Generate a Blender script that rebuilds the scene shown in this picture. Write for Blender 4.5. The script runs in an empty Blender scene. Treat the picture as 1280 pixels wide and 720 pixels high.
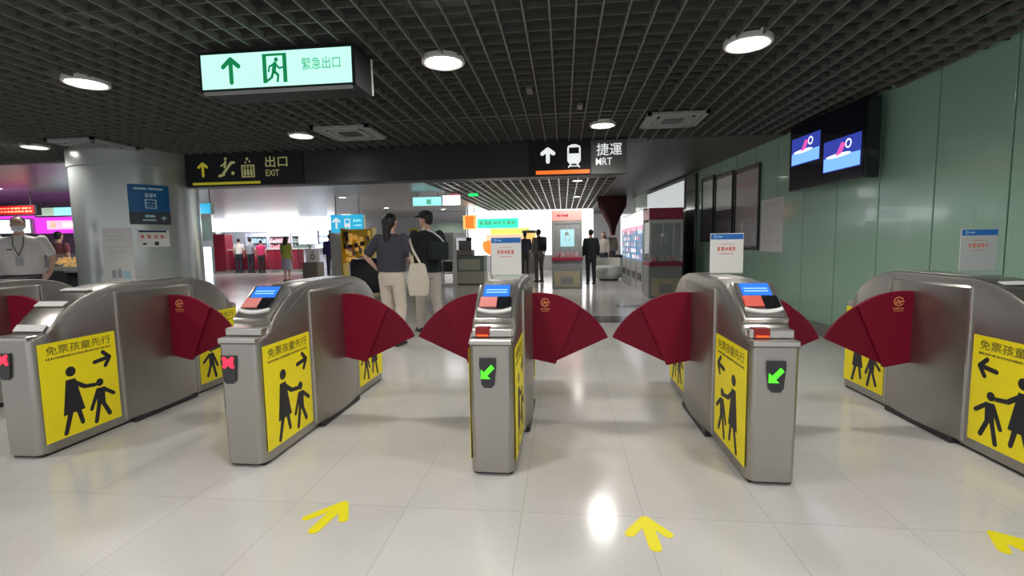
import bpy, bmesh, math, random
from mathutils import Vector, Matrix
random.seed(4)
SC = bpy.context.scene
COL = SC.collection
PI = math.pi
# ------------------------------------------------------------------ materials
def mat(name, col, rough=.5, metal=0., emit=None, es=0., coat=0., trans=0., alpha=1., spec=.5):
    m = bpy.data.materials.new(name); m.use_nodes = True
    b = m.node_tree.nodes['Principled BSDF']
    b.inputs['Base Color'].default_value = (*col, 1)
    b.inputs['Roughness'].default_value = rough
    b.inputs['Metallic'].default_value = metal
    b.inputs['Coat Weight'].default_value = coat
    b.inputs['Transmission Weight'].default_value = trans
    b.inputs['Alpha'].default_value = alpha
    b.inputs['Specular IOR Level'].default_value = spec
    if emit:
        b.inputs['Emission Color'].default_value = (*emit, 1)
        b.inputs['Emission Strength'].default_value = es
    return m
def vary(m, scale=(1, 1, 1), amount=.15, nscale=6, rough=None, bump=0., detail=3):
    """noise variation of the base colour (and roughness) in object space"""
    nt = m.node_tree; b = nt.nodes['Principled BSDF']
    tc = nt.nodes.new('ShaderNodeTexCoord'); mp = nt.nodes.new('ShaderNodeMapping')
    nz = nt.nodes.new('ShaderNodeTexNoise'); mx = nt.nodes.new('ShaderNodeMix')
    mx.data_type = 'RGBA'
    mp.inputs['Scale'].default_value = scale
    nz.inputs['Scale'].default_value = nscale; nz.inputs['Detail'].default_value = detail
    nt.links.new(tc.outputs['Object'], mp.inputs['Vector']); nt.links.new(mp.outputs['Vector'], nz.inputs['Vector'])
    c = b.inputs['Base Color'].default_value
    mx.inputs['A'].default_value = (c[0]*(1-amount), c[1]*(1-amount), c[2]*(1-amount), 1)
    mx.inputs['B'].default_value = (min(1, c[0]*(1+amount)), min(1, c[1]*(1+amount)), min(1, c[2]*(1+amount)), 1)
    nt.links.new(nz.outputs['Fac'], mx.inputs['Factor']); nt.links.new(mx.outputs['Result'], b.inputs['Base Color'])
    if rough:
        mr = nt.nodes.new('ShaderNodeMapRange')
        mr.inputs['To Min'].default_value = rough[0]; mr.inputs['To Max'].default_value = rough[1]
        nt.links.new(nz.outputs['Fac'], mr.inputs['Value']); nt.links.new(mr.outputs['Result'], b.inputs['Roughness'])
    if bump:
        bp = nt.nodes.new('ShaderNodeBump'); bp.inputs['Strength'].default_value = bump
        bp.inputs['Distance'].default_value = .002
        nt.links.new(nz.outputs['Fac'], bp.inputs['Height']); nt.links.new(bp.outputs['Normal'], b.inputs['Normal'])
    return m
M = {}
M['steel'] = vary(mat('steel', (.41, .39, .365), .33, .92), (60, 60, 1.2), .10, 5, (.27, .42), .03)
M['steel_top'] = vary(mat('steel_top', (.55, .54, .51), .25, .95), (1, 40, 1), .06, 5, (.2, .34))
M['steel_light'] = mat('steel_light', (.56, .545, .52), .28, .85)
M['steel_dark'] = mat('steel_dark', (.20, .19, .18), .4, .8)
M['dark'] = mat('dark', (.018, .018, .02), .45)
M['black_gloss'] = mat('black_gloss', (.012, .013, .016), .12, coat=.5)
M['maroon'] = vary(mat('maroon', (.20, .003, .022), .5, spec=.2), (3, 3, 3), .06, 3)
M['maroon2'] = vary(mat('maroon2', (.17, .003, .02), .5, spec=.2), (3, 3, 3), .06, 3)
M['gold'] = mat('gold', (.75, .28, .10), .5)
M['yellow'] = vary(mat('yellow', (.95, .80, .008), .5), (2, 2, 2), .04, 3)
M['ink'] = mat('ink', (.016, .016, .022), .5)
M['ink_soft'] = mat('ink_soft', (.17, .14, .02), .5)
M['floor_yellow'] = mat('floor_yellow', (.88, .78, .01), .45)
M['white'] = mat('white', (.78, .78, .76), .5)
M['paper'] = mat('paper', (.80, .79, .77), .6)
M['grey_paper'] = mat('grey_paper', (.50, .52, .52), .6)
M['blue'] = mat('blue', (.012, .15, .52), .4)
M['poster_blue'] = mat('poster_blue', (.006, .13, .34), .4)
M['poster_grey'] = mat('poster_grey', (.055, .065, .08), .5)
M['redtext'] = mat('redtext', (.68, .22, .18), .5)
M['greytext'] = mat('greytext', (.42, .42, .45), .5)
M['bluetext'] = mat('bluetext', (.35, .55, .7), .5)
M['lightblue'] = mat('lightblue', (.45, .68, .8), .5)
M['screen_blue'] = mat('screen_blue', (.02, .08, .3), .2, emit=(.03, .19, .85), es=.9)
M['screen_line'] = mat('screen_line', (.3, .5, .8), .2, emit=(.2, .45, 1), es=.9)
M['reader_pink'] = mat('reader_pink', (.85, .28, .25), .45)
M['paper_pink'] = mat('paper_pink', (.80, .62, .60), .6)
M['reader_coral'] = mat('reader_coral', (.80, .13, .09), .4)
M['coin_red'] = mat('coin_red', (.22, .003, .005), .3, emit=(.7, .02, .01), es=.06)
M['coin_orange'] = mat('coin_orange', (.8, .1, .02), .3, emit=(1, .12, .02), es=.6)
M['led_green'] = mat('led_green', (.05, .5, .02), .3, emit=(.06, 1, .015), es=1.6)
M['led_red'] = mat('led_red', (.5, .02, .03), .3, emit=(1, .02, .06), es=1.5)
M['exit_face'] = mat('exit_face', (.4, .6, .5), .4, emit=(.50, .93, .80), es=.9)
M['exit_green'] = mat('exit_green', (.005, .25, .09), .5, emit=(.003, .28, .09), es=.5)
M['exit_pale'] = mat('exit_pale', (.05, .4, .2), .5, emit=(.15, .62, .40), es=.6)
M['sign_black'] = vary(mat('sign_black', (.012, .015, .017), .5, spec=.25), (1, 1, 1), .1, 2)
M['beam'] = vary(mat('beam', (.016, .019, .021), .4), (1, 1, 1), .12, 1.5)
M['sign_grey'] = mat('sign_grey', (.11, .11, .105), .4)
M['sign_yellow'] = mat('sign_yellow', (.3, .27, .01), .5, emit=(.55, .5, .03), es=.32)
M['sign_pale'] = mat('sign_pale', (.3, .3, .12), .5, emit=(.5, .48, .2), es=.25)
M['sign_white'] = mat('sign_white', (.7, .7, .7), .5, emit=(.85, .88, .9), es=.72)
M['sign_orange'] = mat('sign_orange', (.8, .16, .02), .5, emit=(1, .17, .02), es=.75)
M['lamp'] = mat('lamp', (1, 1, 1), .5, emit=(1, .95, .87), es=14)
M['lamp_ring'] = mat('lamp_ring', (.7, .7, .68), .4)
M['vent'] = mat('vent', (.34, .35, .35), .5)
M['grid'] = mat('grid', (.19, .186, .172), .55, .2)
M['grid_cross'] = mat('grid_cross', (.085, .082, .076), .6, .1)
M['plenum'] = mat('plenum', (.045, .045, .046), .9)
M['soffit'] = vary(mat('soffit', (.34, .335, .335), .28), (1, 1, 1), .04, 1)
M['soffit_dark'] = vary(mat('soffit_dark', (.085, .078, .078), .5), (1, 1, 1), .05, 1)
M['column'] = vary(mat('column', (.52, .56, .545), .27, .5), (1, 1, .4), .06, 1.6)
M['red_panel'] = mat('red_panel', (.34, .018, .05), .4)
M['burgundy'] = mat('burgundy', (.045, .004, .008), .8)
M['glow'] = mat('glow', (.8, .8, .8), .5, emit=(.96, .97, 1), es=4.0)
M['glow_warm'] = mat('glow_warm', (.8, .8, .8), .5, emit=(1, .97, .95), es=2.2)
M['glow_cool'] = mat('glow_cool', (.6, .7, .8), .5, emit=(.80, .88, 1), es=1.3)
M['magenta'] = mat('magenta', (.6, .05, .6), .5, emit=(.80, .05, .80), es=1.0)
M['pinkglow'] = mat('pinkglow', (.8, .5, .5), .5, emit=(1, .55, .75), es=1.0)
M['teal'] = mat('teal', (.1, .7, .5), .5, emit=(.03, .92, .55), es=1.0)
M['limeglow'] = mat('limeglow', (.6, .8, .2), .5, emit=(.75, .95, .15), es=.9)
M['orangeglow'] = mat('orangeglow', (.9, .3, .05), .5, emit=(1, .20, .03), es=.85)
M['amberglow'] = mat('amberglow', (.9, .6, .2), .5, emit=(1, .62, .18), es=.85)
M['peach'] = mat('peach', (.9, .6, .4), .5, emit=(1, .60, .42), es=.8)
M['cyansign'] = mat('cyansign', (.05, .4, .6), .5, emit=(.03, .42, .70), es=.85)
M['cyanpale'] = mat('cyanpale', (.4, .7, .8), .5, emit=(.35, .85, .92), es=.95)
M['green_spot'] = mat('green_spot', (.02, .5, .1), .5, emit=(.02, .95, .2), es=1.0)
M['pink_spot'] = mat('pink_spot', (.6, .1, .15), .5, emit=(.75, .08, .15), es=.7)
M['ledboard'] = mat('ledboard', (.1, .0, .0), .5, emit=(.85, .005, .02), es=.7)
M['ledtext'] = mat('ledtext', (.9, .2, .1), .5, emit=(1, .25, .1), es=1.3)
M['tv_dark'] = mat('tv_dark', (.006, .008, .018), .12, coat=.4)
M['tv_blue'] = mat('tv_blue', (.02, .05, .3), .2, emit=(.04, .06, .45), es=.7)
M['tv_sky'] = mat('tv_sky', (.1, .3, .7), .2, emit=(.22, .50, 1), es=.95)
M['tv_white'] = mat('tv_white', (.7, .7, .8), .2, emit=(.9, .92, 1), es=1.1)
M['tv_pink'] = mat('tv_pink', (.7, .1, .4), .2, emit=(.85, .1, .5), es=.8)
M['skin'] = vary(mat('skin', (.62, .38, .28), .5), (8, 8, 8), .05, 2)
M['lip'] = mat('lip', (.38, .13, .11), .5)
M['hair'] = vary(mat('hair', (.012, .010, .012), .45), (30, 30, 4), .3, 6)
M['eye_white'] = mat('eye_white', (.75, .74, .72), .3)
M['charcoal_cloth'] = vary(mat('charcoal_cloth', (.055, .055, .075), .9), (5, 5, 5), .12, 5)
M['black_cloth'] = vary(mat('black_cloth', (.014, .021, .021), .9), (5, 5, 5), .12, 5)
M['cream_cloth'] = vary(mat('cream_cloth', (.72, .64, .55), .85), (4, 4, 2), .05, 4)
M['greige_cloth'] = vary(mat('greige_cloth', (.50, .455, .415), .85), (4, 4, 2), .05, 4)
M['canvas'] = vary(mat('canvas', (.70, .64, .54), .8), (4, 4, 4), .05, 5)
M['white_cloth'] = vary(mat('white_cloth', (.74, .71, .70), .8), (4, 4, 4), .04, 4)
M['grey_cloth'] = mat('grey_cloth', (.35, .36, .45), .85)
M['lightgrey_cloth'] = mat('lightgrey_cloth', (.55, .57, .63), .85)
M['pink_cloth'] = mat('pink_cloth', (.85, .05, .20), .8)
M['olive_cloth'] = mat('olive_cloth', (.36, .42, .06), .85)
M['purple_cloth'] = mat('purple_cloth', (.035, .02, .14), .85)
M['maroon_cloth'] = mat('maroon_cloth', (.22, .07, .085), .85)
M['red_cloth'] = mat('red_cloth', (.65, .03, .06), .8)
M['navy_cloth'] = mat('navy_cloth', (.03, .035, .06), .85)
M['mask'] = mat('mask', (.80, .81, .82), .7)
M['lanyard'] = mat('lanyard', (.05, .05, .07), .7)
M['cabinet'] = mat('cabinet', (.27, .275, .275), .45)
M['cabinet_beige'] = mat('cabinet_beige', (.46, .41, .27), .45)
M['glass'] = mat('glass', (.8, .9, .9), .05, alpha=.18)
M['counter_front'] = mat('counter_front', (.50, .49, .40), .5)
M['counter_grey'] = mat('counter_grey', (.22, .22, .22), .5)
M['brownbox'] = mat('brownbox', (.14, .12, .10), .6)
M['shop_back'] = mat('shop_back', (.20, .27, .23), .6)
M['shop_white'] = mat('shop_white', (.62, .66, .74), .5)
M['pale_metal'] = mat('pale_metal', (.42, .42, .40), .35, .5)
M['post_grey'] = mat('post_grey', (.45, .46, .46), .5)
M['toy_red'] = mat('toy_red', (.6, .03, .08), .6)
M['toy_pink'] = mat('toy_pink', (.85, .4, .45), .6)
M['header_coral'] = mat('header_coral', (.75, .25, .22), .5, emit=(.95, .32, .28), es=.5)
M['rack_yellow'] = mat('rack_yellow', (.80, .58, .04), .5)
M['rack_dark'] = mat('rack_dark', (.05, .045, .04), .6)
M['suitcase'] = mat('suitcase', (.03, .03, .034), .4)
M['toy_grey'] = mat('toy_grey', (.3, .28, .26), .6)
M['pouf'] = mat('pouf', (.62, .62, .57), .6)
M['vend_blue'] = mat('vend_blue', (.10, .25, .4), .5, emit=(.15, .35, .6), es=.35)
M['vend_pink'] = mat('vend_pink', (.6, .3, .4), .5, emit=(.8, .4, .55), es=.6)
M['vend_white'] = mat('vend_white', (.7, .7, .7), .5, emit=(.95, .93, .95), es=.9)
M['vend_low'] = mat('vend_low', (.36, .37, .37), .4)
M['boardframe'] = mat('boardframe', (.03, .03, .032), .3)
M['boardback'] = mat('boardback', (.16, .14, .15), .25, coat=.6)
M['boardsheet_glare'] = mat('boardsheet_glare', (.85, .88, .88), .3, coat=.5)  # white raised so the sheets also carry the glass reflections
M['boardgrey'] = mat('boardgrey', (.45, .41, .42), .35, coat=.4)
M['lightbox_white'] = mat('lightbox_white', (.5, .52, .52), .4, emit=(.62, .66, .67), es=.7)
M['groutline'] = mat('groutline', (.16, .15, .14), .6)
M['band'] = vary(mat('band', (.13, .135, .135), .12), (1, 1, 1), .1, 4)
M['ledge'] = vary(mat('ledge', (.20, .19, .18), .45), (1, 1, 1), .08, 3)
M['food_yellow'] = mat('food_yellow', (.9, .55, .12), .5, emit=(1, .6, .15), es=.25)
M['food_pale'] = mat('food_pale', (.6, .8, .6), .5, emit=(.75, .95, .75), es=.4)
# polished floor: tiles with thin joints
def floor_mat(name, c1, c2, grout, rough):
    m = mat(name, c1, rough); nt = m.node_tree; b = nt.nodes['Principled BSDF']
    tc = nt.nodes.new('ShaderNodeTexCoord'); mp = nt.nodes.new('ShaderNodeMapping')
    mp.inputs['Location'].default_value = (.195, -.68, 0)
    br = nt.nodes.new('ShaderNodeTexBrick')
    br.offset = 0; br.inputs['Scale'].default_value = 1
    br.inputs['Brick Width'].default_value = .54; br.inputs['Row Height'].default_value = .70
    br.inputs['Mortar Size'].default_value = .0018; br.inputs['Mortar Smooth'].default_value = .2
    br.inputs['Color1'].default_value = (*c1, 1); br.inputs['Color2'].default_value = (*c2, 1)
    br.inputs['Mortar'].default_value = (*grout, 1); br.inputs['Bias'].default_value = -.2
    nz = nt.nodes.new('ShaderNodeTexNoise'); nz.inputs['Scale'].default_value = 2.2; nz.inputs['Detail'].default_value = 6
    nf = nt.nodes.new('ShaderNodeTexNoise'); nf.inputs['Scale'].default_value = 90; nf.inputs['Detail'].default_value = 2
    ad = nt.nodes.new('ShaderNodeMath'); ad.operation = 'ADD'
    mr = nt.nodes.new('ShaderNodeMapRange'); mr.inputs['From Max'].default_value = 2.0
    mr.inputs['To Min'].default_value = .78; mr.inputs['To Max'].default_value = 1.2
    mx = nt.nodes.new('ShaderNodeVectorMath'); mx.operation = 'SCALE'
    L = nt.links.new
    L(tc.outputs['Object'], mp.inputs['Vector']); L(mp.outputs['Vector'], br.inputs['Vector'])
    L(tc.outputs['Object'], nz.inputs['Vector']); L(tc.outputs['Object'], nf.inputs['Vector'])
    L(nz.outputs['Fac'], ad.inputs[0]); L(nf.outputs['Fac'], ad.inputs[1]); L(ad.outputs[0], mr.inputs['Value'])
    L(br.outputs['Color'], mx.inputs[0]); L(mr.outputs['Result'], mx.inputs['Scale']); L(mx.outputs[0], b.inputs['Base Color'])
    r2 = nt.nodes.new('ShaderNodeMapRange'); r2.inputs['To Min'].default_value = rough*.7; r2.inputs['To Max'].default_value = rough*1.4
    L(nz.outputs['Fac'], r2.inputs['Value']); L(r2.outputs['Result'], b.inputs['Roughness'])
    return m
M['floor'] = floor_mat('floor', (.62, .605, .585), (.59, .575, .555), (.44, .42, .40), .145)
# green back-painted glass
M['green'] = vary(mat('green', (.34, .54, .42), .16, coat=.3), (1, 1, 1), .05, .8)
M['seam'] = mat('seam', (.10, .17, .135), .5)

# ------------------------------------------------------------------ mesh helpers
def new_bm(): return bmesh.new()
def tf(bm, verts, mtx):
    if mtx is not None: bmesh.ops.transform(bm, matrix=mtx, verts=verts)
def box(bm, x0, x1, y0, y1, z0, z1, mtx=None, bev=0.):
    vs = [bm.verts.new(p) for p in ((x0,y0,z0),(x1,y0,z0),(x1,y1,z0),(x0,y1,z0),(x0,y0,z1),(x1,y0,z1),(x1,y1,z1),(x0,y1,z1))]
    fs = [bm.faces.new([vs[i] for i in f]) for f in ((3,2,1,0),(4,5,6,7),(0,1,5,4),(1,2,6,5),(2,3,7,6),(3,0,4,7))]
    tf(bm, vs, mtx)
    if bev > 0:
        es = list({e for f in fs for e in f.edges})
        bmesh.ops.bevel(bm, geom=es, offset=bev, segments=2, affect='EDGES', profile=.5)
    return bm
def prism(bm, pts, d0, d1, axis='Y', mtx=None):
    """pts 2D polygon; extruded along axis. axis Y: pts=(x,z); X: pts=(y,z); Z: pts=(x,y)"""
    def P(a, b, d): return {'Y': (a, d, b), 'X': (d, a, b), 'Z': (a, b, d)}[axis]
    A = [bm.verts.new(P(a, b, d0)) for a, b in pts]; B = [bm.verts.new(P(a, b, d1)) for a, b in pts]
    n = len(pts); fs = [bm.faces.new(A), bm.faces.new(B[::-1])]
    for i in range(n): fs.append(bm.faces.new((A[i], B[i], B[(i+1) % n], A[(i+1) % n])))
    bmesh.ops.recalc_face_normals(bm, faces=fs)
    tf(bm, A+B, mtx); return bm
def loft(bm, rings, cap=True, closed=True):
    R = [[bm.verts.new(p) for p in r] for r in rings]; n = len(R[0]); fs = []
    for a, b in zip(R[:-1], R[1:]):
        for i in range(n if closed else n-1): fs.append(bm.faces.new((a[i], a[(i+1) % n], b[(i+1) % n], b[i])))
    if cap: fs.append(bm.faces.new(R[0][::-1])); fs.append(bm.faces.new(R[-1]))
    bmesh.ops.recalc_face_normals(bm, faces=fs); return bm
def cyl(bm, c, r, z0, z1, n=24, r2=None, mtx=None):
    r2 = r if r2 is None else r2
    return loft_m(bm, [[(c[0]+r*math.cos(2*PI*i/n), c[1]+r*math.sin(2*PI*i/n), z0) for i in range(n)],
                       [(c[0]+r2*math.cos(2*PI*i/n), c[1]+r2*math.sin(2*PI*i/n), z1) for i in range(n)]], mtx)
def loft_m(bm, rings, mtx=None):
    if mtx is not None: rings = [[mtx @ Vector(p) for p in r] for r in rings]
    return loft(bm, rings)
def lathe(bm, prof, n=24, c=(0, 0)):
    return loft(bm, [[(c[0]+r*math.cos(2*PI*i/n), c[1]+r*math.sin(2*PI*i/n), z) for i in range(n)] for r, z in prof])
def tube(bm, pts, r, n=8):
    pts = [Vector(p) for p in pts]; rings = []
    rr = r if isinstance(r, (list, tuple)) else [r]*len(pts)
    for i, p in enumerate(pts):
        t = (pts[min(i+1, len(pts)-1)]-pts[max(i-1, 0)]).normalized()
        a = t.cross(Vector((0, 0, 1)) if abs(t.z) < .9 else Vector((0, 1, 0))).normalized(); b = t.cross(a)
        rings.append([p+a*rr[i]*math.cos(2*PI*k/n)+b*rr[i]*math.sin(2*PI*k/n) for k in range(n)])
    return loft(bm, rings)
def ell(bm, c, r, seg=16, rot=None):
    m = Matrix.Translation(c) @ (rot or Matrix.Identity(4)) @ Matrix.Diagonal((*r, 1))
    bmesh.ops.create_uvsphere(bm, u_segments=seg, v_segments=max(6, seg*2//3), radius=1, matrix=m); return bm
def link(name, me, m, parent=None, loc=None, smooth=None):
    o = bpy.data.objects.new(name, me); COL.objects.link(o)
    if m is not None and not me.materials: me.materials.append(M[m] if isinstance(m, str) else m)
    if parent is not None: o.parent = parent
    if loc is not None: o.location = loc
    if smooth is not None:
        me.polygons.foreach_set('use_smooth', [True]*len(me.polygons))
        if smooth < 170: me.set_sharp_from_angle(angle=math.radians(smooth))
    return o
def obj(name, bm, m, parent=None, loc=None, smooth=None):
    me = bpy.data.meshes.new(name); bm.to_mesh(me); bm.free()
    return link(name, me, m, parent, loc, smooth)
def tag(o, label, cat, group=None):
    o['label'] = label; o['category'] = cat
    if group: o['group'] = group
    return o
def thing(name, label, cat, loc=(0, 0, 0), rz=0., group=None):
    o = bpy.data.objects.new(name, None); o.empty_display_size = .1
    COL.objects.link(o); o.location = loc; o.rotation_euler = (0, 0, rz)
    return tag(o, label, cat, group)
def struct(name, bm, m, smooth=None):
    o = obj(name, bm, m, smooth=smooth); o['kind'] = 'structure'; return o
# flat prints: polygons in (u,v) placed on a plane
def frame(origin, u, v):
    u = Vector(u).normalized(); v = Vector(v).normalized(); n = u.cross(v)
    m = Matrix.Identity(4)
    for i in range(3): m[i][0] = u[i]; m[i][1] = v[i]; m[i][2] = n[i]; m[i][3] = origin[i]
    return m
def polys(bm, ps, mtx, h=.001):
    for i, p in enumerate(ps):
        prism(bm, p, 0., h*(1+.22*(i % 5)), 'Z', mtx)
    return bm
def seg(a, b, w, w2=None, n=5):
    """capsule polygon from a to b"""
    w2 = w if w2 is None else w2
    ang = math.atan2(b[1]-a[1], b[0]-a[0]); out = []
    for i in range(n): t = ang+PI/2+PI*i/(n-1); out.append((a[0]+w*math.cos(t), a[1]+w*math.sin(t)))
    for i in range(n): t = ang-PI/2+PI*i/(n-1); out.append((b[0]+w2*math.cos(t), b[1]+w2*math.sin(t)))
    return out
def disc(c, r, n=18, ry=None):
    ry = ry or r
    return [(c[0]+r*math.cos(2*PI*i/n), c[1]+ry*math.sin(2*PI*i/n)) for i in range(n)]
def rect(a, b, c, d): return [(a, c), (b, c), (b, d), (a, d)]
def ringpolys(c, r0, r1, n=20, a0=0, a1=2*PI):
    out = []
    for i in range(n):
        s, t = a0+(a1-a0)*i/n, a0+(a1-a0)*(i+1)/n
        out.append([(c[0]+r0*math.cos(s), c[1]+r0*math.sin(s)), (c[0]+r1*math.cos(s), c[1]+r1*math.sin(s)),
                    (c[0]+r1*math.cos(t), c[1]+r1*math.sin(t)), (c[0]+r0*math.cos(t), c[1]+r0*math.sin(t))])
    return out
def arrow_poly(c, L, head, w, ang):
    """block arrow pointing along ang made of shaft and two barbs"""
    ca, sa = math.cos(ang), math.sin(ang)
    def T(x, y): return (c[0]+x*ca-y*sa, c[1]+x*sa+y*ca)
    t = (L/2, 0)
    return [[T(*q) for q in seg((-L/2+w, 0), (L/2-w*1.5, 0), w)],
            [T(*q) for q in seg((L/2-w*1.2, 0), (L/2-head, head*.85), w)],
            [T(*q) for q in seg((L/2-w*1.2, 0), (L/2-head, -head*.85), w)]]
def text_bm(bm, s, mtx, u0, u1, v0, v1, bold=0.):
    c = bpy.data.curves.new('t', 'FONT'); c.body = s; c.resolution_u = 2; c.offset = bold
    o = bpy.data.objects.new('t', c); COL.objects.link(o)
    me = o.evaluated_get(bpy.context.evaluated_depsgraph_get()).to_mesh()
    xs = [v.co.x for v in me.vertices]; ys = [v.co.y for v in me.vertices]
    if xs:
        ax, bx, ay, by = min(xs), max(xs), min(ys), max(ys)
        vm = [bm.verts.new(mtx @ Vector((u0+(v.co.x-ax)/(bx-ax)*(u1-u0), v0+(v.co.y-ay)/(by-ay)*(v1-v0), .0012))) for v in me.vertices]
        for p in me.polygons:
            try: bm.faces.new([vm[i] for i in p.vertices])
            except ValueError: pass
    bpy.data.objects.remove(o); bpy.data.curves.remove(c); return bm
def scribble(bm, mtx, u0, u1, v, h, n, rnd):
    """a line of print too small to read"""
    w = (u1-u0)/n
    for i in range(n):
        a = u0+i*w+w*.12*rnd.random(); b = a+w*(.55+.3*rnd.random()); k = h*(.6+.4*rnd.random())
        polys(bm, [rect(a, b, v-k/2, v+k/2)], mtx, .0008)
    return bm

# ------------------------------------------------------------------ camera
cd = bpy.data.cameras.new('camera'); cam = bpy.data.objects.new('camera', cd); COL.objects.link(cam)
cd.sensor_width = 36; cd.lens = 602.17*36/1280; cd.clip_start = .05; cd.clip_end = 200
Rv = (.99424643, .10591704, -.01598831); Uv = (.00622129, .09190996, .99574789); Fv = (-.10693616, .99011824, -.09072221)
cm = Matrix.Identity(4)
for i in range(3): cm[i][0] = Rv[i]; cm[i][1] = Uv[i]; cm[i][2] = -Fv[i]; cm[i][3] = (0, 0, 1.2135)[i]
cam.matrix_world = cm
SC.camera = cam

# ------------------------------------------------------------------ room
ZC = 2.75
WA = Vector((3.544, 4.28, 0)); WD = Vector((-.08426, .99644, 0)); WN = Vector((-.99644, -.08426, 0))   # right wall: origin, along, normal into the room
def W(t, off, z): p = WA+WD*t+WN*off; return Vector((p.x, p.y, z))
wall_m = Matrix.Identity(4)                      # local x along wall, y = out of the wall, z up
for i in range(3): wall_m[i][0] = WD[i]; wall_m[i][1] = WN[i]; wall_m[i][2] = (0, 0, 1)[i]; wall_m[i][3] = WA[i]
def wall_frame(t, z, off):                       # u towards the viewer's right (back along wall), v up
    return frame(W(t, off, z), -WD, (0, 0, 1))

b = new_bm(); box(b, -30, 7, -6, 27, -.1, 0); struct('floor', b, 'floor')
b = new_bm(); box(b, -1.6, 2.8, 7.35, 8.0, 0, .003); box(b, 1.0, 1.9, 9.1, 9.5, 0, .003); struct('trim_1', b, 'band')
# open-cell ceiling
b = new_bm(); th = .006
x = -16.1
while x < 4.3:
    yw = 7.6 if x < 2.9 else min(7.6, 4.28+(3.544-x)/.08456)
    if x < 3.9: box(b, x-th, x+th, -3.0, max(-2.9, yw), ZC, ZC+.055)
    x += .176
struct('ceiling', b, 'grid')
b = new_bm(); y = -3.0
while y < 7.6:
    box(b, -16.1, min(3.9, 3.544-(y-4.28)*.08456), y-th, y+th, ZC+.016, ZC+.054); y += .176
struct('ceiling', b, 'grid_cross')
b = new_bm(); box(b, -30, 4.5, -3.2, 7.7, 3.25, 3.3); struct('ceiling', b, 'plenum')
# smooth soffit beyond the beam, with a second open-cell field
b = new_bm()
box(b, -30, -6.3, 7.7, 27, ZC, ZC+.5); box(b, -6.3, -3.4, 7.8, 27, ZC, ZC+.5)
box(b, -3.4, 1.3, 7.8, 10.2, ZC, ZC+.5); box(b, -3.4, 1.3, 22, 27, ZC, ZC+.5)
struct('ceiling', b, 'soffit')
b = new_bm(); box(b, 1.3, 4.2, 7.6, 27, ZC-.001, ZC+.5); box(b, .90, 1.299, 7.801, 10.2, ZC-.001, ZC+.5); struct('ceiling', b, 'soffit_dark')
b = new_bm(); x = -3.4
while x < 1.3: box(b, x-.012, x+.012, 10.2, 22, ZC, ZC+.06); x += .235
y = 10.3
while y < 22: box(b, -3.4, 1.3, y-.008, y+.008, ZC+.03, ZC+.05); y += .6
struct('ceiling', b, 'pale_metal')
b = new_bm(); box(b, -3.4, 1.3, 10.2, 22, ZC+.3, ZC+.35); struct('ceiling', b, 'plenum')
# right wall of green glass panels
b = new_bm(); t = -4.95
while t < 13.4:
    box(b, t-.705+.004, t-.004, -.03, 0, .10, ZC+.3, wall_m, .004); t += .71
struct('wall_right', b, 'green')
b = new_bm(); box(b, -5.7, 13.4, -.12, -.031, 0, ZC+.5, wall_m); struct('wall_right', b, 'seam')
b = new_bm(); box(b, -5.6, 13.3, 0.001, .17, 0, .12, wall_m, .01); struct('baseboard_right', b, 'ledge')
# far walls
b = new_bm(); box(b, -19.6, -11.2, 26.2, 26.4, 0, ZC); struct('wall_back', b, 'shop_white')
b = new_bm(); box(b, -11.2, 3.0, 26.2, 26.4, 0, ZC); struct('wall_back', b, 'soffit')
b = new_bm(); box(b, -26, -19.6, 20.2, 20.4, 0, ZC); box(b, -19.7, -19.5, 20.2, 26.3, 0, ZC); struct('wall_left', b, 'shop_back')
b = new_bm(); box(b, -26.2, -26, -5.9, 20.3, 0, 3.25); struct('wall_left', b, 'soffit')
# beam over the passage
b = new_bm(); box(b, -6.22, .95, 7.50, 7.80, 2.235, ZC+.1, bev=.01); struct('trim_2', b, 'beam')
# round column
b = new_bm(); lathe(b, [(.87, 0), (.87, .12), (.86, .13), (.86, 2.50), (.88, 2.505), (.88, ZC+.3)], 64, (-7.1, 7.5))
struct('trim_3', b, 'column', 30)

# ------------------------------------------------------------------ ceiling fittings
def downlight(x, y, label, z=ZC, r=.15, e=60, blend=.5, first=[None]):
    t = thing('ceiling_lamp', label, 'lamp', (x, y, z), group='round downlights in the ceiling')
    b = new_bm(); lathe(b, [(r, .03), (r, -.004), (r+.012, -.012), (r+.03, -.006), (r+.03, .03)], 28); obj('trim_ring', b, 'lamp_ring', t, smooth=40)
    b = new_bm(); cyl(b, (0, 0), r-.002, -.001, .03, 28); obj('diffuser', b, 'lamp', t)
    l = bpy.data.lights.new('lamp_light', 'SPOT'); l.energy = e; l.color = (1, .965, .92); l.spot_size = math.radians(150); l.spot_blend = blend; l.shadow_soft_size = r*.9
    lo = bpy.data.objects.new('lamp_light', l); COL.objects.link(lo); lo.parent = t; lo.location = (0, 0, -.03)
    return t
LE = 80
downlight(1.45, 4.12, 'bright round downlight above the right-hand gates, nearest the green wall', e=LE)
downlight(-1.0, 4.14, 'bright round downlight just right of the hanging green exit sign', e=LE)
downlight(-4.36, 4.15, 'bright round downlight left of the hanging green exit sign', e=LE)
downlight(-3.6, 6.49, 'round downlight between the exit sign and the yellow-marked beam sign', e=LE, r=.14)
downlight(.52, 6.6, 'round downlight just above the train sign on the beam', e=LE, r=.14)
downlight(-7.75, 6.48, 'round downlight at far left in front of the column', e=LE, r=.14)
for i, (x, y) in enumerate(((1.45, 1.75), (-1.0, 1.75), (-4.36, 1.75), (1.45, -.65), (-1.0, -.65), (-3.5, -.65))):
    downlight(x, y, 'round downlight in the grid ceiling, out of view above the foreground floor', e=LE)
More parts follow.
